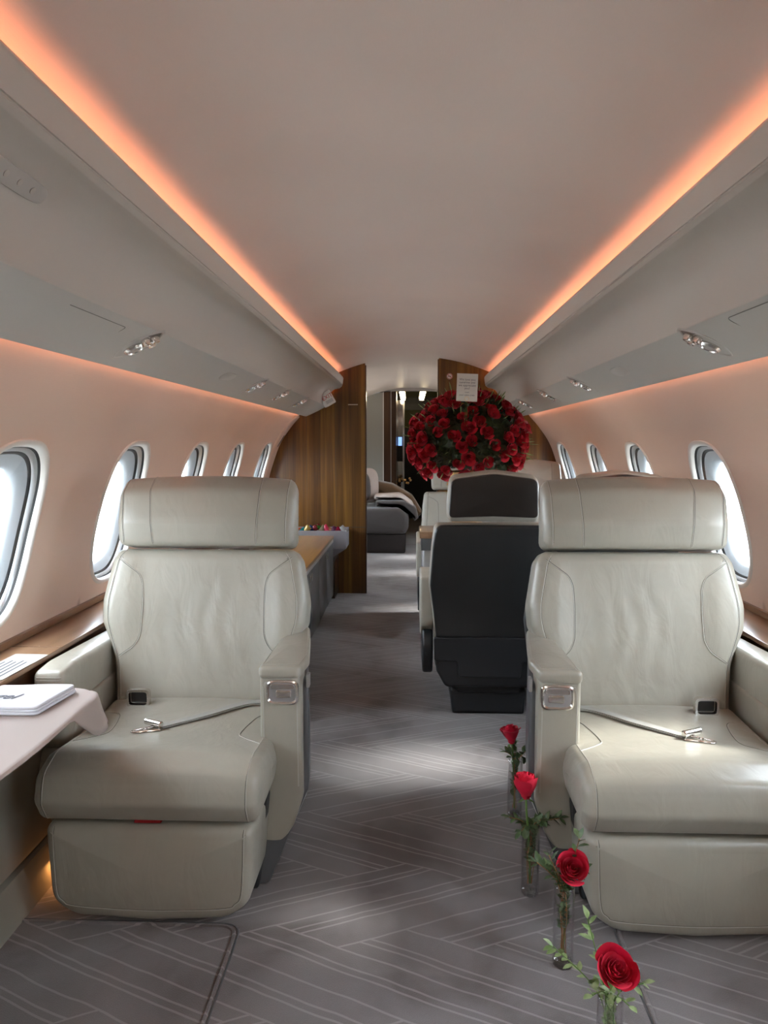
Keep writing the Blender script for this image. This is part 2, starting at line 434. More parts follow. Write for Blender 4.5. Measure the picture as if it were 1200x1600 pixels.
def window(i, side, cy):
    n = 64
    e = empty('window_%d' % i, (XC+side*wx(WCZ), cy, WCZ), kind='structure')
    def rings(spec, name, m, cap=False):
        bm = B(); rs = []
        for a, b, d in spec:
            ring = []
            for k in range(n):
                p, q = sup(a, b, k, n)
                z = WCZ+q; ring.append(bm.verts.new((side*(wx(z)-wx(WCZ)+d), p, q)))
            rs.append(ring)
        for a, b in zip(rs, rs[1:]):
            for k in range(n): bm.faces.new((a[k], a[(k+1) % n], b[(k+1) % n], b[k]))
        if cap:
            c = bm.verts.new((side*(d), 0, 0))
            last = rs[-1]
            mid = [bm.verts.new((side*(wx(WCZ+v.co.z*.5)-wx(WCZ)+d), v.co.y*.5, v.co.z*.5)) for v in last]
            for k in range(n):
                bm.faces.new((last[k], last[(k+1) % n], mid[(k+1) % n], mid[k])); bm.faces.new((mid[k], mid[(k+1) % n], c))
        return obj(name, bm, m, e, sharp=70)
    rings([(.212, .288, .002), (.208, .284, -.006), (.200, .275, -.007), (.194, .268, 0), (.192, .266, .012)], 'window_bezel', 'bezel')
    rings([(.192, .266, .012), (.190, .263, .020)], 'window_gasket', 'black')
    rings([(.190, .263, .020), (.185, .256, .023), (.183, .253, .034)], 'shade_track', 'steel')
    rings([(.183, .253, .034), (.179, .247, .036), (.177, .245, .042)], 'inner_gasket', 'black')
    rings([(.177, .245, .042), (.168, .235, .047), (.152, .214, .056), (.143, .203, .066), (.141, .201, .076)], 'reveal', 'reveal')
    rings([(.190, .264, .017)], 'dust_cover', 'pane', True)
    rings([(.141, .201, .076)], 'pane', 'pane', True)
i = 0
for cy in WIN_Y:
    for side in (-1, 1):
        if side == 1 and abs(cy-5.64) < .01: cyy = 5.70
        else: cyy = cy
        i += 1
        window(i, side, cy)
# ceiling arch
RC = 1.56; ZC = 1.952
bm = B(); nx, ny = 48, 24; g = []
for i in range(nx+1):
    x = -.815+1.63*i/nx; z = ZC-(RC-math.sqrt(RC*RC-x*x))
    g.append([bm.verts.new((XC+x, Y0+(YB-Y0)*j/ny, z)) for j in range(ny+1)])
for i in range(nx):
    for j in range(ny): bm.faces.new((g[i][j], g[i][j+1], g[i+1][j+1], g[i+1][j]))
struct(obj('ceiling', bm, 'ceiling'))
# outer skin so that no daylight leaks past the linings
bm = B(); pr = [(0, 2.06), (.5, 1.99), (.84, 1.80), (1.0, 1.60)]
for s in (-1, 1):
    for (a, b), (c, d) in zip(pr, pr[1:]):
        vs = [bm.verts.new(p) for p in ((XC+s*a, Y0, b), (XC+s*a, YB+3, b), (XC+s*c, YB+3, d), (XC+s*c, Y0, d))]; bm.faces.new(vs)
struct(obj('ceiling_outer_skin', bm, 'shell'))
# floor
bm = B(); box(bm, (-1.2, Y0, -.05), (1.25, YB+3, 0))
struct(obj('floor', bm, 'carpet', smooth=False))
# airport apron outside
bm = B()
vs = [bm.verts.new(p) for p in ((-80, -80, -2.2), (80, -80, -2.2), (80, 80, -2.2), (-80, 80, -2.2))]; bm.faces.new(vs)
mm = mat('apron_concrete', (.42, .42, .41), .9); struct(obj('ground', bm, mm))
# overhead soffits
BP = [(.596, 1.803), (.582, 1.800, .008), (.560, 1.775, .012), (.566, 1.730), (.5685, 1.722), (.572, 1.722), (.572, 1.718), (.570, 1.716), (.580, 1.708, .006), (.592, 1.706, .006),
      (.600, 1.705), (.622, 1.700), (.645, 1.687), (.668, 1.660), (.683, 1.625), (.692, 1.588), (.698, 1.550, .006), (.780, 1.506), (.867, 1.466, .008), (.888, 1.475), (.888, 1.53), (.842, 1.62), (.785, 1.668), (.66, 1.69), (.622, 1.73), (.615, 1.80)]
def soffit(side, y0, y1, label):
    ol = fillet([(side*p[0], p[1], p[2] if len(p) > 2 else 0) for p in BP], 0, 4)
    bm = B(); n = len(ol); rings = []
    cen = Vector((side*.72, 1.62))
    ys = [(y0, 1), (y1-.10, 1), (y1-.05, .985), (y1-.02, .95), (y1, .86)]
    for y, s in ys: rings.append([bm.verts.new((XC+cen.x+(p.x-cen.x)*s, y, cen.y+(p.y-cen.y)*s)) for p in ol])
    for a, b in zip(rings, rings[1:]):
        for k in range(n): bm.faces.new((a[k], a[(k+1) % n], b[(k+1) % n], b[k]))
    bm.faces.new(rings[0]); bm.faces.new(rings[-1])
    e = empty('overhead_soffit', (0, 0, 0), label=label, cat='overhead panel')
    bm.normal_update()
    for f in bm.faces:
        c = f.calc_center_median()
        if .70 < abs(c.x-XC) < .868 and c.z < 1.56 and abs(f.normal.y) < .5: f.material_index = 1
    sb_ = obj('soffit_body', bm, 'bin', e, sharp=24); sb_.data.materials.append(M['binbottom'])
    # cove light strip behind the lip, wall wash strip behind the lower edge
    bm = B(); box(bm, (XC+side*.715, y0+.02, 1.690), (XC+side*.755, y1-.06, 1.698)); obj('cove_light_strip', bm, 'light', e, smooth=False)
    bm = B(); box(bm, (XC+side*.889, y0+.02, 1.500), (XC+side*.893, y1-.06, 1.515)); obj('wall_wash_strip', bm, 'wash', e, smooth=False)
    return e
sofL = soffit(-1, Y0, 6.02, 'long grey overhead soffit with orange cove light above left windows')
sofR = soffit(1, Y0, 6.02, 'long grey overhead soffit with orange cove light above right windows')
def binpt(side, t, y, lift=0):              # point on the underside D-F of the soffit
    a, b = Vector((.697, 1.548)), Vector((.867, 1.466)); p = a.lerp(b, t); nn = Vector((-(b-a).y, (b-a).x)).normalized()*-1
    p = p+nn*lift; return Vector((XC+side*p.x, y, p.y))
tilt = math.atan2(1.548-1.466, .867-.697)
# wall bays near the bulkhead, lower side walls, ledges
for side, nm in ((-1, 'left'), (1, 'right')):
    s = side
    bm = B()
    for (a, b), (c, d) in zip([(1.105, .60), (1.10, .50), (1.095, .108)], [(1.10, .50), (1.095, .108), (1.092, .104)]):
        pass
    def lowpanel(pr, name):
        bm = B()
        g = [[bm.verts.new((XC+s*x, y, z)) for y in (Y0, YB)] for x, z in pr]
        for i in range(len(pr)-1): bm.faces.new((g[i][0], g[i][1], g[i+1][1], g[i+1][0]))
        return struct(obj(name, bm, 'lower', sharp=40))
    lowpanel([(1.30, .52), (1.12, .52), (1.095, .50), (1.085, .46), (1.075, .115), (1.085, .108)], 'trim_1' if s < 0 else 'trim_2')
    lowpanel([(1.085, .104), (1.07, .098), (1.035, .02), (1.035, 0)], 'baseboard_'+nm)
    bm = box(B(), (XC+s*1.10, Y0, -.02), (XC+s*1.13, YB, .53)); struct(obj('wall_backing_'+nm, bm, 'shell', smooth=False))  # unseen dark slab added to stop daylight leaking through the panel split
    e = empty('window_ledge', (XC+s*1.10, 0, .6), label='walnut ledge running under the %s windows' % nm, cat='ledge')
    bm = B(); box(bm, (0, Y0, .007), (s*.175, Y1-.002, .022), .003); obj('ledge_top', bm, 'ledge', e)
    bm = B(); box(bm, (s*.010, Y0, -.062), (s*.022, Y1-.002, .007)); obj('ledge_front', bm, 'walnut_dark', e, smooth=False)
    bm = B(); box(bm, (s*.155, Y0, .022), (s*.178, Y1-.002, .045), .004); obj('ledge_rail', bm, 'ledge', e)
    bm = B(); box(bm, (s*-.004, Y0, -.072), (s*.02, Y1-.002, -.066), .001); obj('metal_rail', bm, 'steel', e)
    for yy in (.9, 1.83, 2.19, 3.05, 3.4, 4.3, 5.2):
        bm = B(); box(bm, (s*.004, yy, .0215), (s*.155, yy+.006, .0228)); obj('metal_inlay', bm, 'chrome', e, smooth=False)
# rear wall behind the camera
bm = B(); box(bm, (-1.3, Y0-.05, -.02), (1.34, Y0, 2.1)); struct(obj('wall_back', bm, 'greige'))
# ---- walnut bulkhead at Y1
def bulkprof(side, xi):
    """closed outline from inner x (xi) to the cabin side"""
    pts = []
    x = xi
    while True:
        pts.append((XC+x, ZC+.01-(RC-math.sqrt(RC*RC-x*x))))
        if abs(x) >= .80: break
        x += side*.06
        if abs(x) > .80: x = side*.80
    z = 1.70
    while z > .60: pts.append((XC+side*(wx(z)+.005), z)); z -= .08
    pts.append((XC+side*(wx(.6)), .53))
    pts += [(XC+side*1.08, .53), (XC+side*1.06, 0.001), (XC+xi, 0.001)]
    return pts
def bulk(side, xi, name, m):
    bm = B(); pts = bulkprof(side, xi)
    f = bm.faces.new([bm.verts.new((x, Y1, z)) for x, z in pts])
    r = bmesh.ops.extrude_face_region(bm, geom=[f]); vs = [v for v in r['geom'] if isinstance(v, bmesh.types.BMVert)]
    bmesh.ops.translate(bm, verts=vs, vec=(0, .05, 0))
    return struct(obj(name, bm, m, smooth=False))
bl = bulk(-1, -.395, 'wall_bulkhead_left', 'walnut'); br = bulk(1, .205, 'wall_bulkhead_right', 'walnut')
bm = B(); box(bm, (-.376, Y1-.004, .001), (-.366, Y1+.056, 1.885)); struct(obj('trim_3', bm, 'walnut_dark', smooth=False))
bm = B(); box(bm, (.216, Y1-.004, .001), (.228, Y1+.056, 1.93)); struct(obj('trim_4', bm, 'walnut_dark', smooth=False))
bm = B(); box(bm, (-1.06, Y1-.004, .555), (-.376, Y1-.0005, .560)); obj('panel_joint', bm, 'groove', bl, smooth=False)
for xx in (-.62, -.86): 
    bm = B(); box(bm, (xx, Y1-.0015, .02), (xx+.002, Y1-.0003, 1.6)); obj('panel_joint', bm, 'groove', bl, smooth=False)
bm = B(); box(bm, (-.515, Y1-.003, 1.563), (-.435, Y1-.0005, 1.570)); tag(obj('wall_slot', bm, 'chrome', smooth=False), 'thin pale metal slot plate on the left walnut bulkhead', 'plate')
# no smoking sign
e = empty('no_smoking_sign', (.312, Y1-.002, 1.793), (PI/2, 0, 0), label='small round white no smoking sign on right walnut bulkhead', cat='sign')
bm = B(); lathe(bm, [(.0001, 0), (.024, 0), (.024, .003), (.0001, .003)], 28); obj('disc', bm, 'white', e)
bm = B(); lathe(bm, [(.019, .0031), (.019, .004), (.0225, .004), (.0225, .0031)], 28); obj('ring', bm, 'red_ink', e)
bm = B(); box(bm, (-.012, -.003, .003), (.012, .002, .004)); obj('cigarette', bm, 'black', e, smooth=False)
bm = B(); box(bm, (-.02, -.0018, .004), (.02, .0018, .0048)); bmesh.ops.rotate(bm, verts=bm.verts, matrix=Matrix.Rotation(R_(-42), 3, 'Z')); obj('slash', bm, 'red_ink', e, smooth=False)
# ---- room beyond: second bulkhead, corridor
bm = B()
def prism(bm, pts, y, d):
    f = bm.faces.new([bm.verts.new((x, y, z)) for x, z in pts]); r = bmesh.ops.extrude_face_region(bm, geom=[f])
    bmesh.ops.translate(bm, verts=[v for v in r['geom'] if isinstance(v, bmesh.types.BMVert)], vec=(0, d, 0))
prism(bm, [(-1.2, 0), (-.35, 0), (-.35, 1.90), (-.8, 1.80), (-1.2, 1.35)], YB, .05); struct(obj('wall_bedroom_left', bm, 'greige', smooth=False))
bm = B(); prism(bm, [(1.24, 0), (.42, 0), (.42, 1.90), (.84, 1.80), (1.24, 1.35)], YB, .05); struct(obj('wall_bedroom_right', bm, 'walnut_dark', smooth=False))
bm = B(); prism(bm, [(-.35, 2.05), (-.35, 1.895), (-.2, 1.909), (.02, 1.915), (.24, 1.909), (.42, 1.895), (.42, 2.05)], YB, .03); struct(obj('trim_5', bm, 'steel', smooth=False))
bm = B(); box(bm, (-.355, YB-.01, 0), (-.345, YB+.04, 1.9)); struct(obj('trim_6', bm, 'white', smooth=False))
bm = B(); box(bm, (-.345, YB+.0, 0), (-.26, YB+.06, 1.91)); box(bm, (-.25, YB+.15, 0), (-.19, YB+.9, 1.91)); struct(obj('door_1', bm, 'walnut_dark', smooth=False))
bm = B(); box(bm, (-.265, YB+.08, 0), (-.25, YB+.12, 1.92)); box(bm, (-.115, YB+1.0, 0), (-.09, YB+1.05, 1.92)); struct(obj('trim_7', bm, 'steel', smooth=False))
bm = B(); box(bm, (-.19, YB+.95, 0), (-.115, YB+.96, 1.0)); box(bm, (-.19, YB+.95, 1.35), (-.115, YB+.96, 1.85)); tag(obj('mirror_panel', bm, 'mirror', smooth=False), 'narrow mirror strip between walnut posts in the far corridor', 'mirror')
bm = B(); box(bm, (-.178, YB+.93, 1.22), (-.125, YB+.945, 1.34), .002); o = obj('wall_screen', bm, mat('screen_glow', (.2, .4, 1), .3, emit=(.25, .45, 1), est=1.2)); tag(o, 'small lit blue screen in the far corridor left of roses', 'screen')
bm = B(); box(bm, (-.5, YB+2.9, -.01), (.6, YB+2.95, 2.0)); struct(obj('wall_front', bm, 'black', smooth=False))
bm = B(); box(bm, (-.13, YB+2.86, 1.5), (.5, YB+2.89, 1.80), .01); tag(obj('wall_picture', bm, 'olive'), 'olive green panel high on the dark far corridor wall', 'panel')
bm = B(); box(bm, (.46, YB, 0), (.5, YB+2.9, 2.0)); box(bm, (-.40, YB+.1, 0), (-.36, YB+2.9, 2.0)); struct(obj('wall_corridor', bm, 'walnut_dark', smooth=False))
bm = B(); box(bm, (-.40, YB+.03, 1.905), (.5, YB+2.9, 1.92)); struct(obj('ceiling_corridor', bm, 'mirror', smooth=False))
for j in range(4):
    for x in (-.12, .16):
        bm = B(); lathe(bm, [(.0001, 0), (.034, 0), (.034, -.004), (.0001, -.004)], 16); o = obj('corridor_downlight', bm, 'lamp'); o.location = (x, YB+.2+j*.55, 1.9045)
        tag(o, 'round corridor downlight %s in the row, %s side' % (['nearest', 'second', 'third', 'farthest'][j], 'left' if x < 0 else 'right'), 'light', 'corridor downlights')
        l = bpy.data.lights.new('downlight', 'POINT'); l.energy = .6; l.color = (1, .8, .5); l.shadow_soft_size = .04
        lo = bpy.data.objects.new('downlight_lamp', l); COL.objects.link(lo); lo.location = (x, YB+.2+j*.55, 1.87)
# ------------------------------------------------------------------ front club seat
def club_seat(name, x, y, m, label):
    """m=+1: aisle side is +x ; m=-1 mirrored"""
    e = empty(name, (x, y, 0), label=label, cat='seat', group='front club seats facing the camera')
    mir = (lambda p: Vector((p.x*m, p.y, p.z)))
    # footrest
    def leg_fn(q): q = Vector(q); q.y += .010*(q.z-.03)/.25; return q
    bm = soft([(-.276, .266, .03), (.276, .266, .03), (.262, .06, .06), (.20, .018, .1), (0, .008, .2), (-.20, .018, .1), (-.262, .06, .06)], .0, .30, .028, .014, 0, 'Y', .03, .016, 4, leg_fn, crings=(.95, .88, .8, .7, .6, .5, .4, .3, .2, .1))
    bv = BVHTree.FromBMesh(bm); fr = obj('footrest', xf(bm, mir), 'leather', e)
    P = [(-.250, -.2, .258), (-.243, -.2, .10), (-.225, -.2, .064), (-.19, -.2, .052), (0, -.2, .045), (.19, -.2, .052), (.225, -.2, .064), (.243, -.2, .10), (.250, -.2, .258)]
    sb = seam(bv, smoothpath(P, 10), (0, 1, 0), .0015); obj('piping', xf(sb, mir), 'seam', fr)
    # seat cushion
    crown = lambda q: Vector((q.x, q.y, q.z+(.012*(1-(q.x/.29)**2) if q.z > .36 and q.y > .0 else 0)-(.008*math.sin((q.y-.1)*7) if q.z > .36 else 0)))
    prof = [(.012, .280, .02), (-.018, .335, .03), (.0, .400, .05), (.075, .432, .06), (.25, .425, .1), (.52, .428, .02), (.52, .29, .02)]
    bm = soft(prof, -.292, .292, .030, .006, .006, 'X', .03, .016, 14, crown)
    bv = BVHTree.FromBMesh(bm); cu = obj('seat_cushion', xf(bm, mir), 'leather', e)
    cc = Vector((0, .22, .345))
    def around(xx, a0, a1, n=60):
        out = []
        for k in range(n+1):
            a = R_(a0+(a1-a0)*k/n); out.append(Vector((xx, .22+.5*math.cos(a), .345+.5*math.sin(a))))
        return out
    for xx in (-.262, .262):
        sb = seam(bv, around(xx, 205, 40), lambda p: Vector((0, cc.y-p.y, cc.z-p.z)), .0015); obj('piping', xf(sb, mir), 'seam', cu)
    for sx in (1, -1):
        P = [(sx*.285, .395, .6), (sx*.225, .385, .6), (sx*.202, .33, .6), (sx*.190, .235, .6), (sx*.212, .200, .6), (sx*.262, .165, .6)]
        sb = seam(bv, smoothpath(P, 8), (0, 0, -1), .0018); obj('piping', xf(sb, mir), 'seam', cu)
    # back cushion (built upright, then reclined)
    ang = R_(13); piv = Vector((0, .492, .42))
    def rec(q):
        q = Vector(q); d = q-piv; c, s = math.cos(-ang), math.sin(-ang)
        return mir(Vector((q.x, piv.y+d.y*c-d.z*s, piv.z+d.y*s+d.z*c)))
    def dent(q):
        q = Vector(q)
        if q.y < .56:
            b = max(0, 1-(abs(q.x)/.20)**3) if abs(q.x) < .2 else 0
            q.y += .006*b*math.sin((q.z-.40)/.5*PI)
            q.y += .0010*b*math.sin(q.x*95+1.5*math.sin(q.z*21))*max(0, 1-abs(q.z-.66)/.2)
            if abs(q.x) > .2: q.y -= .014*min(1, (abs(q.x)-.2)/.05)*max(0, 1-((q.z-.71)/.24)**2)
        return q
    ol = [(-.278, .405, .02), (.278, .405, .02), (.288, .56, .08), (.302, .60, .05), (.334, .675, .05), (.338, .745, .08), (.312, .885, .06), (.290, .918, .03), (-.290, .918, .03), (-.312, .885, .06), (-.338, .745, .08), (-.334, .675, .05), (-.302, .60, .05), (-.288, .56, .08)]
    bm = soft(ol, .492, .64, .034, 0, 0, 'Y', .03, .013, 4, dent, crings=(.95, .9, .85, .8, .75, .7, .65, .6, .55, .5, .45, .4, .35, .3, .25, .2, .15, .1, .05))
    bv = BVHTree.FromBMesh(bm); bk = obj('back_cushion', xf(bm, rec), 'leather', e)
    for sx in (-1, 1):
        P = [(sx*.258, .2, .425), (sx*.265, .2, .56), (sx*.285, .2, .61), (sx*.308, .2, .685), (sx*.309, .2, .745), (sx*.282, .2, .885), (sx*.262, .2, .912)]
        sb = seam(bv, linpath(fil3(P)), (0, 1, 0), .0016); obj('piping', xf(sb, rec), 'seam', bk)
        P = [(sx*.268, .2, .565), (sx*.220, .2, .600), (sx*.203, .2, .635), (sx*.200, .2, .74), (sx*.203, .2, .805), (sx*.215, .2, .835), (sx*.288, .2, .888)]
        sb = seam(bv, linpath(fil3(P)), (0, 1, 0), .0018); obj('piping', xf(sb, rec), 'seam', bk)
    # headrest
    hp = [(.470, .925, .03), (.448, 1.0, .05), (.455, 1.10, .05), (.510, 1.158, .04), (.590, 1.140, .04), (.60, .925, .02)]
    arch = lambda q: Vector((q.x, q.y+.10*q.x*q.x, q.z+(.012*(1-(q.x/.29)**2) if q.z > 1.0 else 0)))
    bm = soft(hp, -.292, .292, .028, .004, .004, 'X', .03, .014, 14, arch)
    bv = BVHTree.FromBMesh(bm); hd = obj('headrest', xf(bm, rec), 'leather', e)
    hc = Vector((0, .53, 1.04))
    for sx in (-1, 1):
        for xa, xb in ((.182, .170), (.272, .266)):
            pts = []
            for k in range(50):
                t = k/49; a = R_(243-172*t); xx = xb+(xa-xb)*min(1, t*1.6)
                pts.append(Vector((sx*xx, .53+.4*math.cos(a), 1.04+.4*math.sin(a))))
            sb = seam(bv, pts, lambda p: Vector((0, hc.y-p.y, hc.z-p.z)), .0017); obj('piping', xf(sb, rec), 'seam', hd)
    bm = soft([(-.27, .93), (.27, .93), (.25, 1.13), (-.25, 1.13)], .60, .625, .01, 0, .01, 'Y', .04, .03); obj('headrest_back', xf(bm, rec), 'black_leather', e)
    bm = soft([(-.30, .30), (.30, .30), (.335, .70, .06), (.30, .91, .04), (-.30, .91, .04), (-.335, .70, .06)], .635, .69, .02, 0, .02, 'Y', .03, .03); obj('back_shell', xf(bm, rec), 'black_leather', e)
    # aisle armrest with latch
    am = empty('aisle_armrest', (0, 0, 0)); am.parent = e
    bm = soft([(.252, .603, .012), (.366, .612, .02), (.372, .25, .05), (.345, .165, .05), (.288, .072, .02), (.252, .10, .03)], .22, .74, .010, .002, 0, 'Y', .02, .02, 4, lambda q: Vector((q.x-max(0, q.y-.3)*.13*max(0, min(1, (q.x-.25)/.1)), q.y, q.z)))
    bv = BVHTree.FromBMesh(bm); obj('arm_panel', xf(bm, mir), 'leather', am)
    up = lambda q: Vector((q.x, q.y, q.z+.004+max(0, (q.y-.25))*.01))
    bm = soft([(.250, .205, .015), (.368, .210, .02), (.380, .32, .05), (.356, .52, .08), (.335, .66, .04), (.290, .66, .04), (.262, .50, .05)], .590, .628, .014, -.0, .006, 'Z', .02, .018, 2, up)
    bv2 = BVHTree.FromBMesh(bm); obj('arm_pad', xf(bm, mir), 'leather', am)
    for off in (0, .006):
        P = [(.262+off*.3, .3, .35), (.262+off*.3, .3, .57-off), (.268, .3-.3, .582-off), (.35, 0, .586-off), (.358-off*.3, 0, .572-off), (.360-off*.3, 0, .28)]
        sb = seam(bv, linpath([(a, 0, c) for a, b, c in P]), (0, 1, 0), .0011); obj('stitching', xf(sb, mir), 'seam', am)
    P = [(.266, .60, 1), (.262, .215, 1), (.36, .222, 1), (.370, .32, 1), (.346, .52, 1), (.326, .64, 1)]
    sb = seam(bv2, linpath([(a, b+.01, .8) for a, b, c in P]), (0, 0, -1), .0012); obj('stitching', xf(sb, mir), 'seam', am)
    hx, hz, hy = .317, .555, .2165
    def rr(w_, h_, n=40): return [Vector((hx+a, hz+b)) for a, b in (sup(w_, h_, k, n, 5) for k in range(n))]
    bm = B(); rs = []
    for w_, h_, yy in ((.046, .036, .004), (.045, .035, -.003), (.041, .031, -.005), (.037, .027, -.001), (.0365, .0265, .014)):
        rs.append([bm.verts.new((p.x, hy+yy, p.y)) for p in rr(w_, h_)])
    for a, b in zip(rs, rs[1:]):
        for k in range(40): bm.faces.new((a[k], a[(k+1) % 40], b[(k+1) % 40], b[k]))
    lf = obj('latch_frame', xf(bm, mir), 'chrome', am)
    bm = B(); bm.faces.new([bm.verts.new((p.x, hy-.0006, p.y)) for p in rr(.0375, .0275)]); obj('latch_well', xf(bm, mir), 'steel', lf)
    bm = soft([(hx-.018, hz-.016), (hx+.026, hz-.014), (hx+.026, hz+.006), (hx-.018, hz+.007)], hy-.004, hy+.002, .002, .001, 0, 'Y', .005, .006, 1); obj('latch_lever', xf(bm, mir), 'chrome', lf)
    bm = soft([(hx-.034, hz+.008), (hx+.034, hz+.010), (hx+.032, hz+.024), (hx-.032, hz+.024)], hy-.0025, hy+.002, .001, .0, 0, 'Y', .004, .006, 1); obj('latch_cover', xf(bm, mir), 'chrome', lf)
    bm = box(B(), (.374, .285, .545), (.384, .315, .585), .004); obj('recline_button', xf(bm, mir), 'steel', am)
    # outboard armrest
    bm = soft([(.215, .40, .03), (.21, .606, .03), (.30, .616, .05), (.78, .60, .05), (.80, .30, .03), (.30, .30)], -.395, -.302, .020, .002, 0, 'X', .03, .02, 2)
    bv = BVHTree.FromBMesh(bm); oa = obj('outboard_armrest', xf(bm, mir), 'leather', e)
    for off in (0, .008):
        sb = seam(bv, linpath([(-.382, .0, .60-off-.01), (-.312, .0, .60-off-.01)], .006), (0, 1, 0), .0012); obj('stitching', xf(sb, mir), 'seam', oa)
    # shells and base
    bm = soft([(.19, .0, .01), (.245, .22, .1), (.30, .56, .03), (.78, .56, .05), (.90, .30, .1), (.80, .0, .02)], .296, .384, .012, 0, .004, 'X', .03, .03, 3,
              lambda q: Vector((q.x-max(0, .26-q.z)*.42-max(0, q.y-.28)*.15, q.y, q.z)))
    obj('side_shell', xf(bm, mir), 'shell_grey', e)
    bm = soft([(.20, .0, .01), (.20, .30, .1), (.30, .50, .03), (.78, .50, .05), (.90, .30, .1), (.80, .0, .02)], -.39, -.296, .012, 0, 0, 'X', .03, .03, 3,
              lambda q: Vector((q.x+max(0, .26-q.z)*.42, q.y, q.z)))
    obj('side_shell', xf(bm, mir), 'leather', e)
    bm = soft([(-.25, .0, .01), (.25, .0, .01), (.28, .28, .02), (-.28, .28, .02)], .16, .86, .02, 0, 0, 'Y', .02, .05); obj('base', xf(bm, mir), 'shell', e)
    bm = box(B(), (.352, .305, .15), (.358, .345, .215), .001); obj('side_label', xf(bm, lambda p: Vector(((p.x-max(0, .26-p.z)*.42+.030)*m, p.y, p.z))), 'sticker', e)
    # belt anchor
    bm = B(); rs = []
    for w_, h_, yy in ((.038, .030, 0), (.036, .028, -.014), (.029, .021, -.014), (.028, .020, .0)):
        rs.append([bm.verts.new((-.180+a, .452+yy, .452+b)) for a, b in (sup(w_, h_, k, 24, 6) for k in range(24))])
    for a, b in zip(rs, rs[1:]):
        for k in range(24): bm.faces.new((a[k], a[(k+1) % 24], b[(k+1) % 24], b[k]))
    bk2 = obj('belt_receptacle', xf(bm, mir), 'chrome', e)
    bm = box(B(), (-.206, .448, .436), (-.154, .47, .468), .004); obj('receptacle_slot', xf(bm, mir), 'black', bk2)
    e2 = e
    return e, BVHTree.FromObject(cu, bpy.context.evaluated_depsgraph_get())
def fil3(P, r=.03, seg=6):
    out = [Vector(P[0])]
    for i in range(1, len(P)-1):
        p, a, b = Vector(P[i]), Vector(P[i-1]), Vector(P[i+1])
        u, v = a-p, b-p; d = min(r, u.length*.45, v.length*.45); s, e = p+u.normalized()*d, p+v.normalized()*d
        out += [s*(1-t)**2+p*2*t*(1-t)+e*t*t for t in [k/seg for k in range(seg+1)]]
    out.append(Vector(P[-1])); return out
sL, bvL = club_seat('club_seat', -.675, 1.78, 1, 'left cream leather reclining seat with napkin table beside it')
sR, bvR = club_seat('club_seat', .722, 1.765, -1, 'right cream leather reclining seat beside the row of rose vases')
def belt(seat, bv, m, label):
    """loose lap belt lying on the cushion, in the seat's local frame"""
    ox, oy = seat.location.x, seat.location.y
    e = empty('seat_belt', (ox, oy, 0), label=label, cat='seat belt', group='loose lap belts on the front seats')
    mir = lambda p: Vector((p.x*m, p.y, p.z))
    def zz(x, y):
        h = bv.ray_cast(Vector((x*m, y, 1)), Vector((0, 0, -1)), 2); return h[0].z if h[0] is not None else .43
    P = smoothpath([(.235, .478, 0), (.16, .445, 0), (.06, .345, 0), (-.045, .258, 0)], 10)
    bm = B(); top = []
    for off, h in ((0, 0), (.003, .003)):
        L, Rr = [], []
        for i, p in enumerate(P):
            t = (P[min(i+1, len(P)-1)]-P[max(i-1, 0)]).normalized(); nn = Vector((-t.y, t.x, 0))*.0125
            tw = h+.004*math.sin(i/len(P)*PI)
            for S, sg in ((L, 1), (Rr, -1)):
                q = p+nn*sg+Vector((0, off, 0)); S.append((bm.verts.new((q.x, q.y, zz(q.x, q.y)+.0015+tw)), bm.verts.new((q.x, q.y, zz(q.x, q.y)+.0035+tw))))
        for i in range(len(P)-1):
            bm.faces.new((L[i][1], L[i+1][1], Rr[i+1][1], Rr[i][1])); bm.faces.new((L[i][0], Rr[i][0], Rr[i+1][0], L[i+1][0]))
            bm.faces.new((L[i][0], L[i+1][0], L[i+1][1], L[i][1])); bm.faces.new((Rr[i][0], Rr[i][1], Rr[i+1][1], Rr[i+1][0]))
    obj('webbing', xf(bm, mir), 'webbing', e, sharp=60)
    z0 = zz(-.055, .25)+.004
    bm = B(); tube(bm, [(-.095, .272, z0+.012), (-.092, .2715, z0+.012), (-.040, .245, z0+.012), (-.037, .2435, z0+.012)], [.006, .0095, .0095, .006], 14); obj('adjuster_bar', xf(bm, mir), 'chrome', e)
    d = Vector((-.9, -.42, 0)).normalized(); nn = Vector((-d.y, d.x, 0)); o0 = Vector((-.058, .243, z0+.001))
    def loop(L0, L1, w0, w1, r): return [o0+d*L0+nn*w0, o0+d*(L0+.004)+nn*(w0+.001), o0+d*L1+nn*w1, o0+d*(L1+.006)+nn*(w1*.4), o0+d*(L1+.006)-nn*(w1*.4), o0+d*L1-nn*w1, o0+d*(L0+.004)-nn*(w0+.001), o0+d*L0-nn*w0, o0+d*L0+nn*w0]
    bm = B(); tube(bm, loop(.022, .058, .011, .009, 0), .0026, 8); tube(bm, [o0+d*.03+nn*.011, o0+d*.03-nn*.011], .003, 8)
    tube(bm, loop(-.012, .022, .017, .012, 0), .0030, 8); obj('buckle_tongue', xf(bm, mir), 'chrome', e)
belt(sL, bvL, 1, 'grey lap belt with steel buckle lying on the left seat cushion')
belt(sR, bvR, -1, 'grey lap belt with steel buckle lying on the right seat cushion')
# red tab under left cushion
bm = soft([(-.04, .276), (.035, .276), (.03, .287), (-.035, .287)], -.004, .05, .003, 0, 0, 'Y', .006, .01); o = obj('red_pull_tab', bm, mat('red_fabric', (.30, .01, .01), .7)); o.location = (-.675, 1.80, -.004)
tag(o, 'red fabric tab peeking out between left seat cushion and footrest', 'tab')
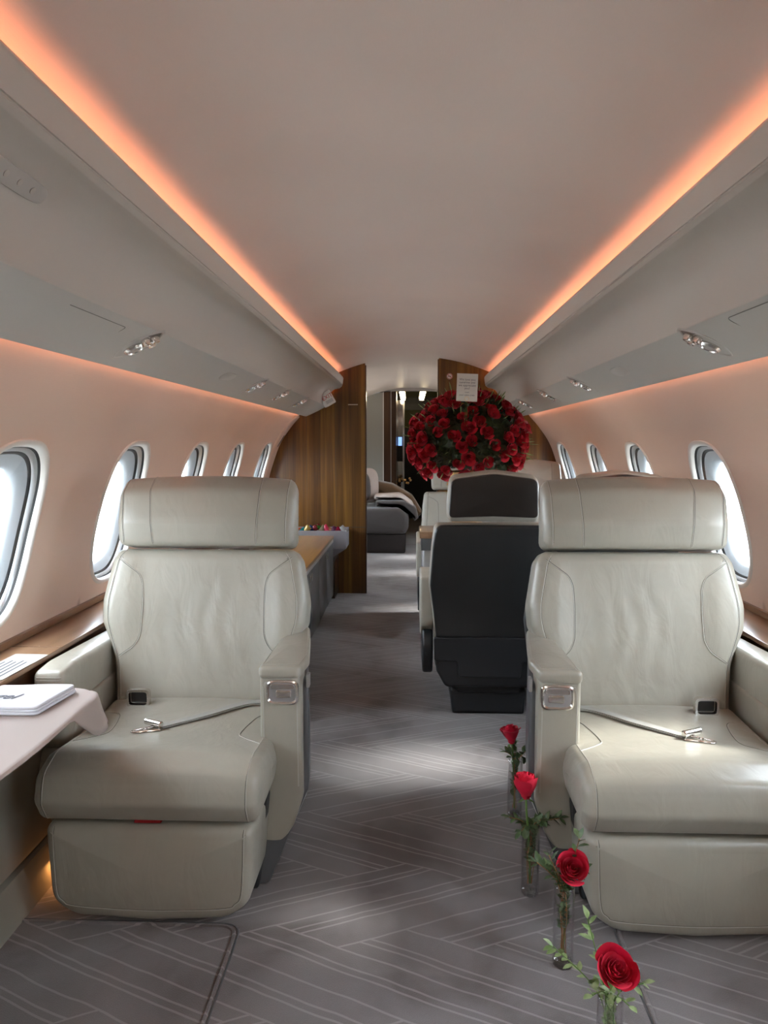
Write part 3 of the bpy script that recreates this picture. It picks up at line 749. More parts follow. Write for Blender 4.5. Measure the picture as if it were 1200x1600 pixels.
# ------------------------------------------------------------------ dining seat (smaller headrest, dark back)
def dining_seat(x, y, rot, label, lean=9):
    """local: seat faces -y; back rear surface at y=0"""
    e = empty('dining_chair', (x, y, 0), (0, 0, rot), label=label, cat='seat', group='dining seats around the rose table')
    ang = R_(lean); piv = Vector((0, -.10, .42))
    def rec(q):
        q = Vector(q); d = q-piv; c, s = math.cos(-ang), math.sin(-ang)
        return Vector((q.x, piv.y+d.y*c-d.z*s, piv.z+d.y*s+d.z*c))
    k = .0
    rec2 = rec
    ol = [(-.245, .33, .03), (.245, .33, .03), (.262, .50, .08), (.278, .62, .1), (.268, .80, .1), (.255, .905, .03), (-.255, .905, .03), (-.268, .80, .1), (-.278, .62, .1), (-.262, .50, .08)]
    bm = soft(ol, -.115, -.015, .03, .004, 0, 'Y', .03, .03, 2); bv = BVHTree.FromBMesh(bm); bk = obj('back_cushion', xf(bm, rec2), 'leather_b', e)
    for sx in (-1, 1):
        P = [(sx*.222, -1, .34), (sx*.235, -1, .6), (sx*.228, -1, .80), (sx*.222, -1, .90)]
        sb = seam(bv, smoothpath(P), (0, 1, 0), .0018); obj('piping', xf(sb, rec2), 'seam', bk)
        P = [(sx*.15, -1, .45), (sx*.15, -1, .78), (sx*.17, -1, .84), (sx*.225, -1, .87)]
        sb = seam(bv, smoothpath(P), (0, 1, 0), .0018); obj('piping', xf(sb, rec2), 'seam', bk)
    bm = soft([(a*.985, .345+(b-.33)*.985, .04) for a, b, _ in ol], -.03, .004, .012, 0, .014, 'Y', .03, .03, 1); obj('back_shell', xf(bm, rec2), 'black_leather', e)
    hr = [(-.200, .922, .03), (.200, .922, .03), (.203, 1.0, .03), (.193, 1.125, .045), (0, 1.150, .2), (-.193, 1.125, .045), (-.203, 1.0, .03)]
    bm = soft(hr, -.10, -.01, .025, .015, 0, 'Y', .03, .02, 2); bv = BVHTree.FromBMesh(bm); hd = obj('headrest', xf(bm, rec2), 'leather_b', e)
    for sx in (-1, 1):
        sb = seam(bv, linpath([(sx*.13, -1, .935), (sx*.13, -1, 1.12)]), (0, 1, 0), .0018); obj('piping', xf(sb, rec2), 'seam', hd)
    bm = soft([(-.194, .948, .02), (0, .955, .2), (.194, .948, .02), (.187, 1.118, .035), (0, 1.143, .2), (-.187, 1.118, .035)], -.02, .005, .006, 0, .010, 'Y', .03, .02, 1)
    obj('headrest_back', xf(bm, rec2), 'headback', e)
    # lower shell and base (rear view)
    bm = soft([(-.245, .36, .01), (-.242, .21, .02), (-.20, .135, .03), (.20, .135, .03), (.242, .21, .02), (.245, .36, .01)], -.18, .0, .014, 0, .002, 'Y', .02, .03, 1); ls = obj('lower_shell', bm, 'shell', e)
    bm = soft([(-.255, .37, .01), (-.252, .262, .01), (-.150, .258, .01), (-.140, .185, .01), (.140, .185, .01), (.150, .258, .01), (.252, .262, .01), (.255, .37, .01)], -.01, .010, .005, 0, .0, 'Y', .01, .02, 1, crings=(.98,)); obj('access_panel', bm, 'shell', ls)
    bm = soft([(-.165, .0, .01), (.165, .0, .01), (.175, .118, .015), (-.175, .118, .015)], -.45, -.03, .012, 0, 0, 'Y', .02, .04); obj('base', bm, 'shell', e)
    bm = soft([(-.15, .10), (.15, .10), (.15, .30), (-.15, .30)], -.42, -.02, .01, 0, 0, 'Y', .02, .06); obj('pedestal', bm, 'shell', e)
    # seat cushion, arms
    bm = soft([(-.64, .33, .03), (-.655, .40, .04), (-.60, .445, .05), (-.12, .435, .02), (-.12, .30, .02), (-.60, .30, .02)], -.245, .245, .03, 0, 0, 'X', .03, .03, 3); obj('seat_cushion', bm, 'leather_b', e)
    bm = soft([(-.235, .10), (.235, .10), (.24, .31), (-.24, .31)], -.63, -.40, .02, .01, 0, 'Y', .03, .04); obj('footrest', bm, 'leather_b', e)
    for sx in (1,):
        bm = soft([(-.57, .36, .03), (-.57, .60, .02), (-.13, .62, .02), (-.10, .40, .05), (-.20, .33, .03)], sx*.252 if sx > 0 else -.315, .315 if sx > 0 else -.252, .012, 0, 0, 'X', .03, .03, 1); obj('armrest', bm, 'leather_b', e)
        bm = soft([(-.56, .12, .05), (-.57, .37, .02), (-.12, .37, .05), (-.08, .30, .05), (-.12, .16, .06)], sx*.255 if sx > 0 else -.305, .305 if sx > 0 else -.255, .012, 0, 0, 'X', .03, .03, 1); obj('side_shell', bm, 'shell', e)
    return e
def dining_copy(x, y, rot, label):
    c = copy_tree(DS); c.location = (x, y, 0); c.rotation_euler = (0, 0, rot); c['label'] = label; return c
DS = dining_seat(.362, 3.30, PI, 'dark backed seat turned away from the camera in the middle of the aisle')
DC1 = dining_copy(.912, 3.30, PI, 'seat turned away whose headrest edge shows above right front headrest')
DC2 = dining_copy(.355, 5.42, 0, 'cream seat facing the camera behind the rose table, nearer the aisle')
DC3 = dining_copy(.90, 5.42, 0, 'cream seat facing the camera behind the rose table, by right wall')
for c in (DC1, DC3):
    for ch in [x for x in bpy.data.objects if x.parent == c and x.name.split('.')[0] in ('armrest', 'side_shell')]: bpy.data.objects.remove(ch)
for ch in [x for x in bpy.data.objects if x.parent == DC2 and x.name.split('.')[0] in ('armrest', 'side_shell')]: ch.scale.x = -1
# ------------------------------------------------------------------ left foreground table, tablecloth, towel
e = empty('folding_table', (-1.0, 1.4, 0), label='side table under a pale cloth left of the left seat', cat='table')
bm = soft([(-.07, -1.2), (.17, -1.2), (.17, .47), (-.07, .47)], .565, .590, .006, 0, 0, 'Z', .03, .1); obj('table_top', bm, 'ledge', e)
bm = B(); box(bm, (-.068, -.90, .12), (-.040, -.25, .565), .01); obj('table_support', bm, 'lower', e)
def cloth():
    bm = B(); X0, X1, YA, YE = -1.072, -.808, .2, 1.905
    nx, ny = 30, 70; rc = .10
    def P(i, j):
        u, v = i/nx, j/ny
        # parameter space covers top (to 1) and drop beyond
        x = X0+(X1-X0)*min(1, u/.86); y = YA+(YE-YA)*min(1, v/.95)
        ox = max(0, u-.86)/.14; oy = max(0, v-.95)/.05
        # rounded far corner
        cx, cy = X1-rc, YE-rc
        if x > cx and y > cy:
            dx, dy = (x-cx)/rc, (y-cy)/rc; L = max(dx, dy); q = math.hypot(dx, dy)
            if q > 0: x = cx+dx/q*L*rc; y = cy+dy/q*L*rc
        if y > YE-.001 or x < X1-.1: pass
        # table tapers towards the wall side at the far end
        pass
        z = .597+.0015*math.sin(x*25)*math.sin(y*13)
        drop = max(ox*(.006+.085*min(1, max(0, (y-1.68)/.10))), oy*.075)
        out = ox*.006+.003*ox*math.sin(y*14)
        x += out+ox*.022*max(0, (y-1.7)/.2); y += oy*.012
        z -= drop
        if ox > 0 or oy > 0: z += .0
        return (x, y, z)
    g = [[bm.verts.new(P(i, j)) for j in range(ny+1)] for i in range(nx+1)]
    for i in range(nx):
        for j in range(ny): bm.faces.new((g[i][j], g[i+1][j], g[i+1][j+1], g[i][j+1]))
    o = obj('tablecloth', bm, 'cloth', sharp=80)
    md = o.modifiers.new('thickness', 'SOLIDIFY'); md.thickness = .0012; return o
tag(cloth(), 'pale pinkish linen cloth draped over the left side table', 'tablecloth')
# folded towel
e = empty('folded_towel', (-.985, 1.765, .5995), (0, 0, R_(3)), label='folded white towel with grey script on the left table', cat='towel')
bm = B()
for k, (z0, z1, ins) in enumerate(((0, .007, 0), (.0072, .0135, .002), (.0137, .0205, .004))):
    bm = soft([(-.083, -.085), (.085-ins, -.085), (.115-ins, .085), (-.083, .085)], z0, z1, .0030, 0, .0008, 'Z', .012, .02, 1, lambda q: Vector((q.x, q.y, q.z+.0012*math.sin(q.x*30)*math.sin(q.y*25))), bm=bm)
obj('folded_layers', bm, 'towel', e)
text('Angel', .050, 'script', e, (-.052, -.012, .0225), (0, 0, R_(-4)), 'script_lettering', shear=.35)
text('ERA', .026, 'script', e, (-.065, -.050, .0225), (0, 0, R_(-4)), 'small_lettering')
# paper card on left ledge
e = empty('printed_card', (XC-1.155, 2.00, .6235), (0, 0, R_(-2)), label='white printed card lying on the left walnut ledge', cat='card')
bm = box(B(), (-.045, -.13, 0), (.055, .105, .0012)); obj('card_sheet', bm, 'paper', e, smooth=False)
bm = B()
for k in range(5): box(bm, (-.035+k*.016, -.11, .0012), (-.028+k*.016, .03+.012*(k % 2), .0015))
obj('printed_lines', bm, 'ink', e, smooth=False)
# ------------------------------------------------------------------ credenza on the left, tray, snacks
e = empty('credenza', (XC-.63, 4.4, 0), label='low walnut topped credenza with grey doors along the left wall', cat='cabinet')
yA, yE = -1.25, 1.33
bm = box(B(), (-.50, yA, .506), (.006, yE, .528), .002); obj('worktop', bm, 'top', e)
bm = box(B(), (-.47, yA, .05), (-.018, yE, .505)); obj('carcass', bm, 'cabfront', e, smooth=False)
bm = box(B(), (-.45, yA, 0), (-.03, yE, .05)); obj('plinth', bm, 'walnut_dark', e, smooth=False)
bm = box(B(), (-.018, yA, .476), (.002, yE, .505), .002); obj('front_rail', bm, 'steel', e)
nd = 6
for k in range(nd):
    a = yA+(yE-yA)*k/nd; b = yA+(yE-yA)*(k+1)/nd
    bm = box(B(), (-.018, a+.003, .055), (0, b-.003, .472), .002); d = obj('door', bm, 'cabfront', e)
    hy = (b-.05) if k % 2 == 0 else (a+.03)
    bm = box(B(), (0, hy, .405), (.004, hy+.022, .45), .001); obj('handle', bm, 'chrome', d)
# recess cabinet beyond credenza
bm = box(B(), (XC-1.09, 5.75, .02), (XC-.62, 6.06, .33), .004); tag(obj('end_cabinet', bm, 'walnut_dark'), 'low dark walnut cabinet at bulkhead under the snack tray', 'cabinet')
e = empty('snack_tray', (XC-.83, 5.89, .33), label='grey open tray heaped with snacks against the walnut bulkhead', cat='tray')
def tray():
    bm = B(); T = [(-.27, -.135), (.30, -.135), (.30, .15), (-.27, .15)]; Bo = [(-.20, -.09), (.17, -.09), (.17, .12), (-.20, .12)]
    def ring(pts, z, o=0): return [bm.verts.new((x+o*(1 if x < 0 else -1), y+o*(1 if y < 0 else -1), z)) for x, y in pts]
    rs = [ring(Bo, 0), ring(T, .09), ring(T, .232), ring(T, .232, .012), ring(T, .15, .012)]
    for a, b in zip(rs, rs[1:]):
        for k in range(4): bm.faces.new((a[k], a[(k+1) % 4], b[(k+1) % 4], b[k]))
    bm.faces.new(rs[0]); bm.faces.new(rs[-1]); return bm
obj('tray_body', tray(), 'tray', e, smooth=False)
cols = [('red', (.5, .02, .02)), ('orange', (.6, .12, .03)), ('green', (.05, .2, .03)), ('purple', (.12, .02, .08)), ('brown', (.15, .06, .03)), ('gold', (.5, .33, .08)), ('pink', (.6, .03, .08)), ('silver', (.5, .5, .5)), ('white', (.6, .56, .5)), ('maroon', (.2, .01, .02)), ('yellow', (.6, .45, .05)), ('blue', (.05, .08, .25)), ('teal', (.02, .2, .2)), ('cream', (.5, .42, .28)), ('crimson', (.35, .01, .04)), ('olive', (.12, .12, .02)), ('navy', (.01, .02, .08)), ('copper', (.4, .15, .06))]
pm = {n: mat('wrapper_'+n, tuple(v*.55 for v in c), .25, .2) for n, c in cols}
for k in range(18):
    cn, _ = cols[(k*5) % 18]; xx = XC-1.07+.515*((k*7) % 18)/17; yy = 5.80+.18*((k*11) % 5)/4+.02
    bm = B(); n = 7; g2 = []
    for i in range(n+1):
        row = []
        for j in range(5):
            u, v = i/n*2-1, j/4*2-1; th = .014*(1-u**4)*(1-v**2)
            row.append((bm.verts.new((u*.035, th, v*.024)), bm.verts.new((u*.035, -th-.0006, v*.024))))
        g2.append(row)
    for i in range(n):
        for j in range(4):
            for q in (0, 1): bm.faces.new((g2[i][j][q], g2[i+1][j][q], g2[i+1][j+1][q], g2[i][j+1][q]))
    o = obj('snack_packet', bm, pm[cn], sharp=50); o.location = (xx, yy, .548+.018*random.random()); o.rotation_euler = (random.uniform(-.7, .7), random.uniform(-1, 1), random.uniform(-1, 1))
    third = 'left' if (xx < XC-.89) else ('middle' if xx < XC-.71 else 'right')
    tag(o, '%s wrapped snack packet in the %s part of the grey tray, %s' % (cn, third, 'front row' if yy < 5.90 else 'back row'), 'snack', 'snack packets in the grey tray')
# ------------------------------------------------------------------ dining table with the rose arrangement
e = empty('dining_table', (.62, 4.6, 0), label='walnut edged dining table under the red rose arrangement', cat='table')
bm = box(B(), (-.565, -.16, .675), (.44, .20, .715), .004); obj('table_top', bm, 'ledge', e)
bm = box(B(), (-.555, -.15, .60), (.43, .19, .675), .004); obj('apron', bm, 'cabfront', e)
bm = soft([(-.55, -.08), (-.47, -.08), (-.47, .15), (-.55, .15)], .02, .60, .006, 0, 0, 'Z', .02, .05); obj('leg', bm, 'steel', e)
bm = soft([(.2, -.08), (.4, -.08), (.4, .15), (.2, .15)], .0, .60, .006, 0, 0, 'Z', .02, .05); obj('pedestal', bm, 'steel', e)
def petal(bm, r, h, a0, w_, curl, ns=6, nt=5, z0=0, pt=.12, ruf=.0, tw=0):
    g = []
    for j in range(nt+1):
        t = j/nt; row = []
        for i in range(ns+1):
            s = i/ns*2-1
            ww = w_*(1-(1-t)**2*.55)*(1-.18*t**6)
            rr = r*(.28+.72*math.sin(min(1, t*1.25)*PI/2))*(1+curl*max(0, t-.55)**2*5*(1-.35*abs(s)))*(1+.05*s)
            a = a0+s*ww+tw*t
            z = z0+h*(t**.85)*(1-pt*abs(s)**2.2*t)-curl*h*.5*max(0, t-.72)*2.2*(1-.6*abs(s))+ruf*math.sin(s*5+a0*3)*t
            row.append(bm.verts.new((rr*math.cos(a), rr*math.sin(a), z)))
        g.append(row)
    mi = 1 if (math.sin(a0*12.9+r*511)*43758.5) % 1 > .55 else 0
    for j in range(nt):
        for i in range(ns): bm.faces.new((g[j][i], g[j][i+1], g[j+1][i+1], g[j+1][i])).material_index = mi
def rose_bloom(R, hi=True, seed=0, openness=1.0, hs=1.0):
    rnd = random.Random(seed); bm = B(); n = 17 if hi else 11; ns, nt = (10, 9) if hi else (6, 4)
    for i in range(n):
        f = (i+.5)/n; r = R*(.10+.90*f**.85); h = (R*(1.35-.22*f)+R*.05*rnd.random())*hs
        w_ = (1.5-.55*f) if f > .15 else 2.2
        petal(bm, r*(1 if f > .7 else .98), h, i*2.4+rnd.uniform(-.2, .2), w_, openness*(.05+.36*max(0, f-.35)*2), ns, nt, 0, .14, R*.03*rnd.random())
    # solid heart so the core is closed
    lathe(bm, [(R*.02, R*.9), (R*.35, R*.45), (R*.42, R*.2), (R*.2, 0), (R*.01, -R*.03)], 10)
    return bm
# arrangement
BX, BY, BZ = .352, 4.60, 1.255
ra = empty('rose_arrangement', (BX, BY, .7155), label='huge dome of dark red roses on the dining table', cat='flower arrangement')
bm = lathe(B(), [(.001, 0), (.075, 0), (.085, .03), (.10, .20), (.13, .36), (.12, .365)], 28); obj('gold_basket', bm, 'gold', ra)
bm = B()
for k in range(260):
    a = random.random()*2*PI; z = random.uniform(.01, .34); r = .078+.05*(z/.36)**1.3+.004
    c = Vector((r*math.cos(a), r*math.sin(a), z)); box(bm, c-Vector((.009,)*3), c+Vector((.009,)*3))
o = obj('sequins', bm, 'gold', ra, smooth=False); o['kind'] = 'stuff'
bm = B(); bmesh.ops.create_uvsphere(bm, u_segments=28, v_segments=16, radius=1)
for v in bm.verts: v.co = Vector((v.co.x*.30, v.co.y*.28, (v.co.z*.24 if v.co.z > 0 else v.co.z*.16)))+Vector((0, 0, BZ-.7155))
obj('moss_core', bm, 'leaf_dark', ra)
def leaf(bm, p, d, L, W, up=None, fold=.25):
    d = d.normalized(); up = up or Vector((0, 0, 1)); s = d.cross(up)
    if s.length < .05: s = Vector((1, 0, 0))
    s.normalize(); n_ = s.cross(d)
    pts = [(0, 0), (.25, .8), (.55, 1), (.8, .6), (1, 0)]
    mid = [bm.verts.new(p+d*L*t-n_*L*.12*t*t) for t, _ in pts]
    for sg in (1, -1):
        e_ = [bm.verts.new(p+d*L*t+s*W*w_*sg+n_*(fold*W*w_-L*.12*t*t)) for t, w_ in pts[1:-1]]
        seq = [mid[0]]+e_+[mid[-1]]
        bm.faces.new((mid[0], e_[0], mid[1])); bm.faces.new((mid[1], e_[0], e_[1], mid[2])); bm.faces.new((mid[2], e_[1], e_[2], mid[3])); bm.faces.new((mid[3], e_[2], mid[4]))
bm = B(); bl_ = B()
for k in range(900):
    z = random.uniform(-.75, 1); a = random.random()*2*PI; q = math.sqrt(1-z*z)
    dv = Vector((q*math.cos(a), q*math.sin(a), z)); p = Vector((dv.x*.31, dv.y*.29, dv.z*(.26 if z > 0 else .18)+BZ-.7155))
    d = (dv+Vector((random.uniform(-.9, .9), random.uniform(-.9, .9), random.uniform(-.9, .9)))).normalized()
    if k % 6 == 0: leaf(bl_, p+dv*random.uniform(.03, .06), (dv+d*.5), random.uniform(.04, .08), .004, d)
    else: leaf(bm, p, d, random.uniform(.04, .075), random.uniform(.010, .02), dv)
o = obj('foliage', bm, 'leaf_dark', ra); o['kind'] = 'stuff'; o = obj('pale_sprigs', bl_, 'leaf_light', ra); o['kind'] = 'stuff'
protos = [obj('rose', rose_bloom(.037, False, s, .7), 'rose_deep', ra) for s in (1, 2, 3)]
for o in protos: o.data.materials.append(M['rose_deep2'])
N = 165; cnt = 0
for k in range(N):
    z = 1-1.72*(k+.5)/N; a = k*2.39996+.07*random.uniform(-1, 1); q = math.sqrt(max(0, 1-z*z))
    dv = Vector((q*math.cos(a), q*math.sin(a), z)); sc = random.uniform(.85, 1.12)
    rr = random.uniform(.93, 1.0)
    p = Vector((dv.x*.355*rr, dv.y*.33*rr, dv.z*(.305 if z > 0 else .275)*rr+BZ-.7155))
    if random.random() < .20 and not (abs(dv.x) > .75): continue
    if cnt < 3: o = protos[cnt]
    else: o = protos[cnt % 3].copy(); COL.objects.link(o)
    cnt += 1
    dd = Vector((dv.x, dv.y, dv.z*1.1+.15)).normalized(); dd = (dd+Vector((0, -.25, 0))+Vector([random.uniform(-.15, .15) for _ in range(3)])).normalized()
    o.location = p-dd*.012; o.rotation_euler = dd.to_track_quat('Z', 'Y').to_euler(); o.scale = (sc, sc, sc)
# message card on a pick
e = empty('message_card', (.318, 4.27, 1.49), (R_(-3), R_(2), R_(2)), label='white message card on a pick standing in the roses', cat='card')
bm = box(B(), (-.060, -.001, 0), (.060, .001, .158)); obj('card_sheet', bm, 'paper', e, smooth=False)
bm = B(); tube(bm, [(-.004, .003, .02), (-.006, .003, -.14)], .0016, 6); tube(bm, [(.004, .003, .02), (.006, .003, -.14)], .0016, 6); obj('pick', bm, 'stem', e)
for k, (tx, sz) in enumerate((('We love you', .0175), ('sunshine and', .0175), ('we appreciate', .0175), ('you!', .0175))): text(tx, sz, 'ink', e, (0, -.0014, .124-.0165*k), (PI/2, 0, 0), 'card_lettering')
text('Love', .012, 'ink', e, (0, -.0014, .052), (PI/2, 0, 0), 'card_lettering'); text('your cabin crew', .0135, 'ink', e, (0, -.0014, .036), (PI/2, 0, 0), 'card_lettering')
bm = B(); tube(bm, [(.0125*math.cos(t*PI/12), -.002, .014+.0125*math.sin(t*PI/12)) for t in range(25)], .0012, 6); obj('emblem_ring', bm, 'gold', e)
# ------------------------------------------------------------------ rose vases in the aisle
def vase(x, y, label, h=.20, r=.0245):
    e = empty('bud_vase', (x, y, 0), label=label, cat='vase', group='glass bud vases lined up beside the right seat')
    bm = lathe(B(), [(.0008, .0), (r-.002, .0), (r, .003), (r, .05), (r, h-.001), (r-.0008, h), (r-.0022, h-.001), (r-.0025, .03), (r-.005, .019), (.0008, .017)], 36)
    obj('glass_body', bm, 'vase', e)
    m_ = M.get('vbase') or glassy('glass_foot', (.97, .98, .98), 1.6, .08, 1.6); M['vbase'] = m_
    bm = lathe(B(), [(.0006, .001), (r-.0035, .001), (r-.0028, .004), (r-.0032, .012), (r-.008, .0155), (.0006, .0158)], 28); obj('glass_foot', bm, m_, e)
def single_rose(x, y, z, base, tilt, R, seed, label, op=1.0, spin=0, hs=1.0):
    d = Vector(tilt).normalized(); p = Vector((x, y, z))
    e = empty('rose', base, label=label, cat='rose', group='single red roses in bud vases')
    bm = rose_bloom(R, True, seed, op, hs); rot = d.to_track_quat('Z', 'Y').to_matrix().to_4x4() @ Matrix.Rotation(spin, 4, 'Z')
    bmesh.ops.transform(bm, verts=bm.verts, matrix=Matrix.Translation(p-Vector(base)-d*R*.7*hs) @ rot); obj('bloom', bm, 'rose', e, sharp=80).data.materials.append(M['rose2'])
    q = p-Vector(base)-d*R*.7*hs
    bm = B(); 
    for k in range(5):
        a = k*2*PI/5+spin; v = rot.to_3x3() @ Vector((math.cos(a)*.7, math.sin(a)*.7, .35 if k % 2 else -.2)); leaf(bm, q, v, R*.75, R*.14)
    obj('sepals', bm, 'stem', e)
    bm = B(); tube(bm, smoothpath([q+d*.006, q-d*.03, Vector((q.x*.3, q.y*.3, q.z*.5)), Vector((0, 0, .03))], 6), .0030, 8); obj('stem', bm, 'stem', e)
def greens(x, y, seed, label, h=.20, sprays=(), m='leaf'):
    rnd = random.Random(seed)
    e = empty('greenery_sprig', (x, y, .0), label=label, cat='greenery', group='leafy sprigs in the bud vases')
    bs, bl2 = B(), B()
    def sp(path, n, L, W):
        tube(bs, path, .0011, 5)
        for k in range(n):
            i = int(len(path)*(.25+.74*k/n)); p = path[min(i, len(path)-1)]
            t = (path[min(i+1, len(path)-1)]-path[max(i-1, 0)]).normalized(); a = rnd.random()*2*PI
            u = t.cross(Vector((.3, .2, 1))).normalized(); v = t.cross(u)
            d = t*.75+(u*math.cos(a)+v*math.sin(a)); s = rnd.uniform(.75, 1.15)
            if math.hypot(p.x, p.y) < .024 and p.z < h: s *= .62
            leaf(bl2, p, d, L*s, W*s)
        leaf(bl2, path[-1], path[-1]-path[-2], L, W)
    for s in sprays:
        tip, n, L, W = s; tip = Vector(tip)
        sp(smoothpath([(rnd.uniform(-.008, .008), rnd.uniform(-.008, .008), .03), (rnd.uniform(-.010, .010), rnd.uniform(-.010, .010), h*.6), Vector((tip.x*.25, tip.y*.25, h+.005)), tip], 8), n, L, W)
    obj('leaves', bl2, m, e); obj('stems', bs, 'stem_brown' if m != 'leaf_light' else 'stem', e)
V = [(.352, 2.385, 'farthest from the camera'), (.336, 1.962, 'second farthest, beside right seat side shell'), (.370, 1.682, 'in front of the right armrest'), (.385, 1.330, 'nearest the camera, cut off by the frame edge')]
for x, y, s in V: vase(x, y, 'clear glass bud vase '+s)
single_rose(.337, 2.395, .285, (.352, 2.385, 0), (-.10, .15, 1), .030, 3, 'red rose in the farthest bud vase, petals flaring open', .9, 0, 1.6)
single_rose(.318, 1.955, .318, (.336, 1.962, 0), (-.03, .12, 1), .034, 5, 'dark red closed rose in the second farthest bud vase', .28, 0, 1.6)
single_rose(.388, 1.690, .236, (.370, 1.682, 0), (.03, -.75, .75), .037, 8, 'red rose facing the camera in vase before the right footrest', .5, 0, 1.1)
single_rose(.388, 1.315, .262, (.385, 1.330, 0), (.08, -.65, .75), .036, 12, 'large bright red rose nearest the camera', .55, 1.0, 1.15)
greens(.352, 2.385, 1, 'dark leafy sprig around the farthest rose', .20, [((.05, -.02, .25), 28, 0.0253, 0.0081), ((-.035, -.01, .23), 20, 0.0253, 0.0081), ((.0, .03, .24), 28, 0.0253, 0.0081), ((.045, .02, .19), 19, 0.0230, 0.0081), ((.004, .0, .12), 24, 0.0253, 0.0095), ((-.006, .0, .10), 19, 0.0253, 0.0095)])
greens(.336, 1.962, 2, 'dark leafy sprig around the second farthest rose', .195, [((.075, -.01, .225), 30, 0.0276, 0.0081), ((-.06, 0, .22), 28, 0.0253, 0.0081), ((.02, -.04, .235), 28, 0.0276, 0.0081), ((-.03, -.02, .19), 20, 0.0276, 0.0081), ((.04, .02, .21), 20, 0.0276, 0.0081), ((.006, .004, .17), 28, 0.0276, 0.0095), ((-.006, -.004, .16), 28, 0.0276, 0.0095), ((.0, -.006, .14), 24, 0.0276, 0.0095)])
greens(.370, 1.682, 3, 'green leafy sprig around the rose facing the camera', .20, [((-.065, .01, .25), 33, 0.0276, 0.0054), ((-.04, -.01, .28), 28, 0.0276, 0.0054), ((.04, .03, .30), 28, 0.0276, 0.0068), ((.05, .02, .23), 24, 0.0253, 0.0068), ((.004, .004, .19), 28, 0.0253, 0.0081), ((-.006, -.006, .15), 28, 0.0253, 0.0081), ((.005, -.004, .12), 19, 0.0253, 0.0081)])
greens(.385, 1.330, 4, 'pale sage green sprig spreading left of the nearest rose', .20, [((-.105, .03, .275), 30, .023, .0062), ((-.035, .05, .32), 26, .026, .0060), ((.06, -.005, .23), 14, .022, .0065), ((.02, -.05, .22), 10, .022, .006), ((-.04, -.02, .215), 12, .022, .0065), ((.003, .003, .17), 16, .024, .007)], 'leaf_light')
# ------------------------------------------------------------------ overhead fittings
def reading_unit(side, y, label, sc=1.0):
    p = binpt(side, .37, y, -.002)
    e = empty('reading_light', p, (0, side*tilt, 0), label=label, cat='reading light', group='chrome reading light and air vent units in the soffits')
    e.scale = (sc, sc, sc)
    # pointed oval escutcheon, long axis across the soffit
    def lens_(a, b, n=40): return [(a*math.cos(2*PI*k/n), b*math.sin(2*PI*k/n)*(1-.45*abs(math.cos(2*PI*k/n))**2.5)) for k in range(n)]
    bm = B(); rs = []
    for a, b, z in ((.064, .048, 0), (.062, .046, -.003), (.056, .040, -.0025), (.052, .036, .003)):
        rs.append([bm.verts.new((x_, y_, z)) for x_, y_ in lens_(a, b)])
    for a, b in zip(rs, rs[1:]):
        for k in range(40): bm.faces.new((a[k], a[(k+1) % 40], b[(k+1) % 40], b[k]))
    obj('escutcheon', bm, 'binlip', e, sharp=50)
    bm = B(); bm.faces.new([bm.verts.new((x_, y_, -.0008)) for x_, y_ in lens_(.054, .038)]); obj('recess', bm, 'darkmetal', e)
    bm = lathe(B(), [(.001, .002), (.0215, .002), (.0225, -.005), (.018, -.010), (.016, -.007), (.001, -.006)], 28, (side*.014, 0, 0)); l = obj('lamp_lens', bm, 'chrome', e)
    bm = lathe(B(), [(.001, -.0072), (.0155, -.0078), (.0158, -.006)], 24, (side*.014, 0, 0)); obj('lens_glass', bm, 'lensoff', l)
    for (cx, cy) in ((-side*.019, -.012), (-side*.020, .013), (-side*.035, .001)):
        bm = lathe(B(), [(.001, .002), (.0095, .002), (.0100, -.007), (.0078, -.014), (.004, -.014), (.0035, -.010), (.001, -.010)], 18, (cx, cy, 0)); obj('air_nozzle', bm, 'chrome', e)
reading_unit(-1, 2.01, 'chrome reading light unit nearest the camera in left soffit', 1.3)
reading_unit(1, 2.02, 'chrome reading light unit nearest the camera in right soffit', 1.3)
for side, ys in ((-1, (3.48, 4.14, 4.86)), (1, (3.42, 4.22, 5.05))):
    for q, yy in zip(('second', 'third', 'farthest'), ys): reading_unit(side, yy, '%s chrome reading light unit along the %s soffit' % (q, 'left' if side < 0 else 'right'), 1.3)
def cover(side, t, y, a, b, label, lift=-.001):
    p = binpt(side, t, y, lift); bm = B(); n = 32
    lo = [sup(b, a, k, n, 2.6) for k in range(n)]
    rs = [[bm.verts.new((x, yy, z)) for x, yy in [(u*s, v*s) for u, v in lo]] for s, z in ((1, .002), (1, -.0015), (.97, -.0028))]
    for q, r in zip(rs, rs[1:]):
        for k in range(n): bm.faces.new((q[k], q[(k+1) % n], r[(k+1) % n], r[k]))
    bm.faces.new(rs[-1]); o = obj('oval_cover', bm, 'binlip', sharp=50); o.location = p; o.rotation_euler = (0, side*tilt, 0)
    return tag(o, label, 'cover plate')
cover(-1, .37, 2.98, .085, .030, 'plain oval cover plate between the first two left reading lights')
cover(1, .37, 2.82, .085, .030, 'plain oval cover plate between the first two right reading lights')
def groove_box(side, t0, t1, y0, y1, label, full=False):
    e = empty('access_panel', binpt(side, t0, y0), label=label, cat='access panel')
    bm = B(); base = e.location
    def pt(t, y): return binpt(side, t, y, -.0006)-base
    path = [pt(t0+(t1-t0)*.9, y0), pt(t0, y0), pt(t0, y1), pt(t0+(t1-t0)*.9, y1)] if full else [pt(t0+.12, y1), pt(t0, y1), pt(t0, y0)]
    tube(bm, linpath(fil3(path, .02), .03), .0010, 5); obj('panel_gap', bm, 'gap', e)
groove_box(-1, .16, .95, 1.53, 1.83, 'faint outlined access panel in left soffit before first reading light')
groove_box(1, .10, .95, 1.30, 1.78, 'outlined access panel in right soffit before first reading light', True)
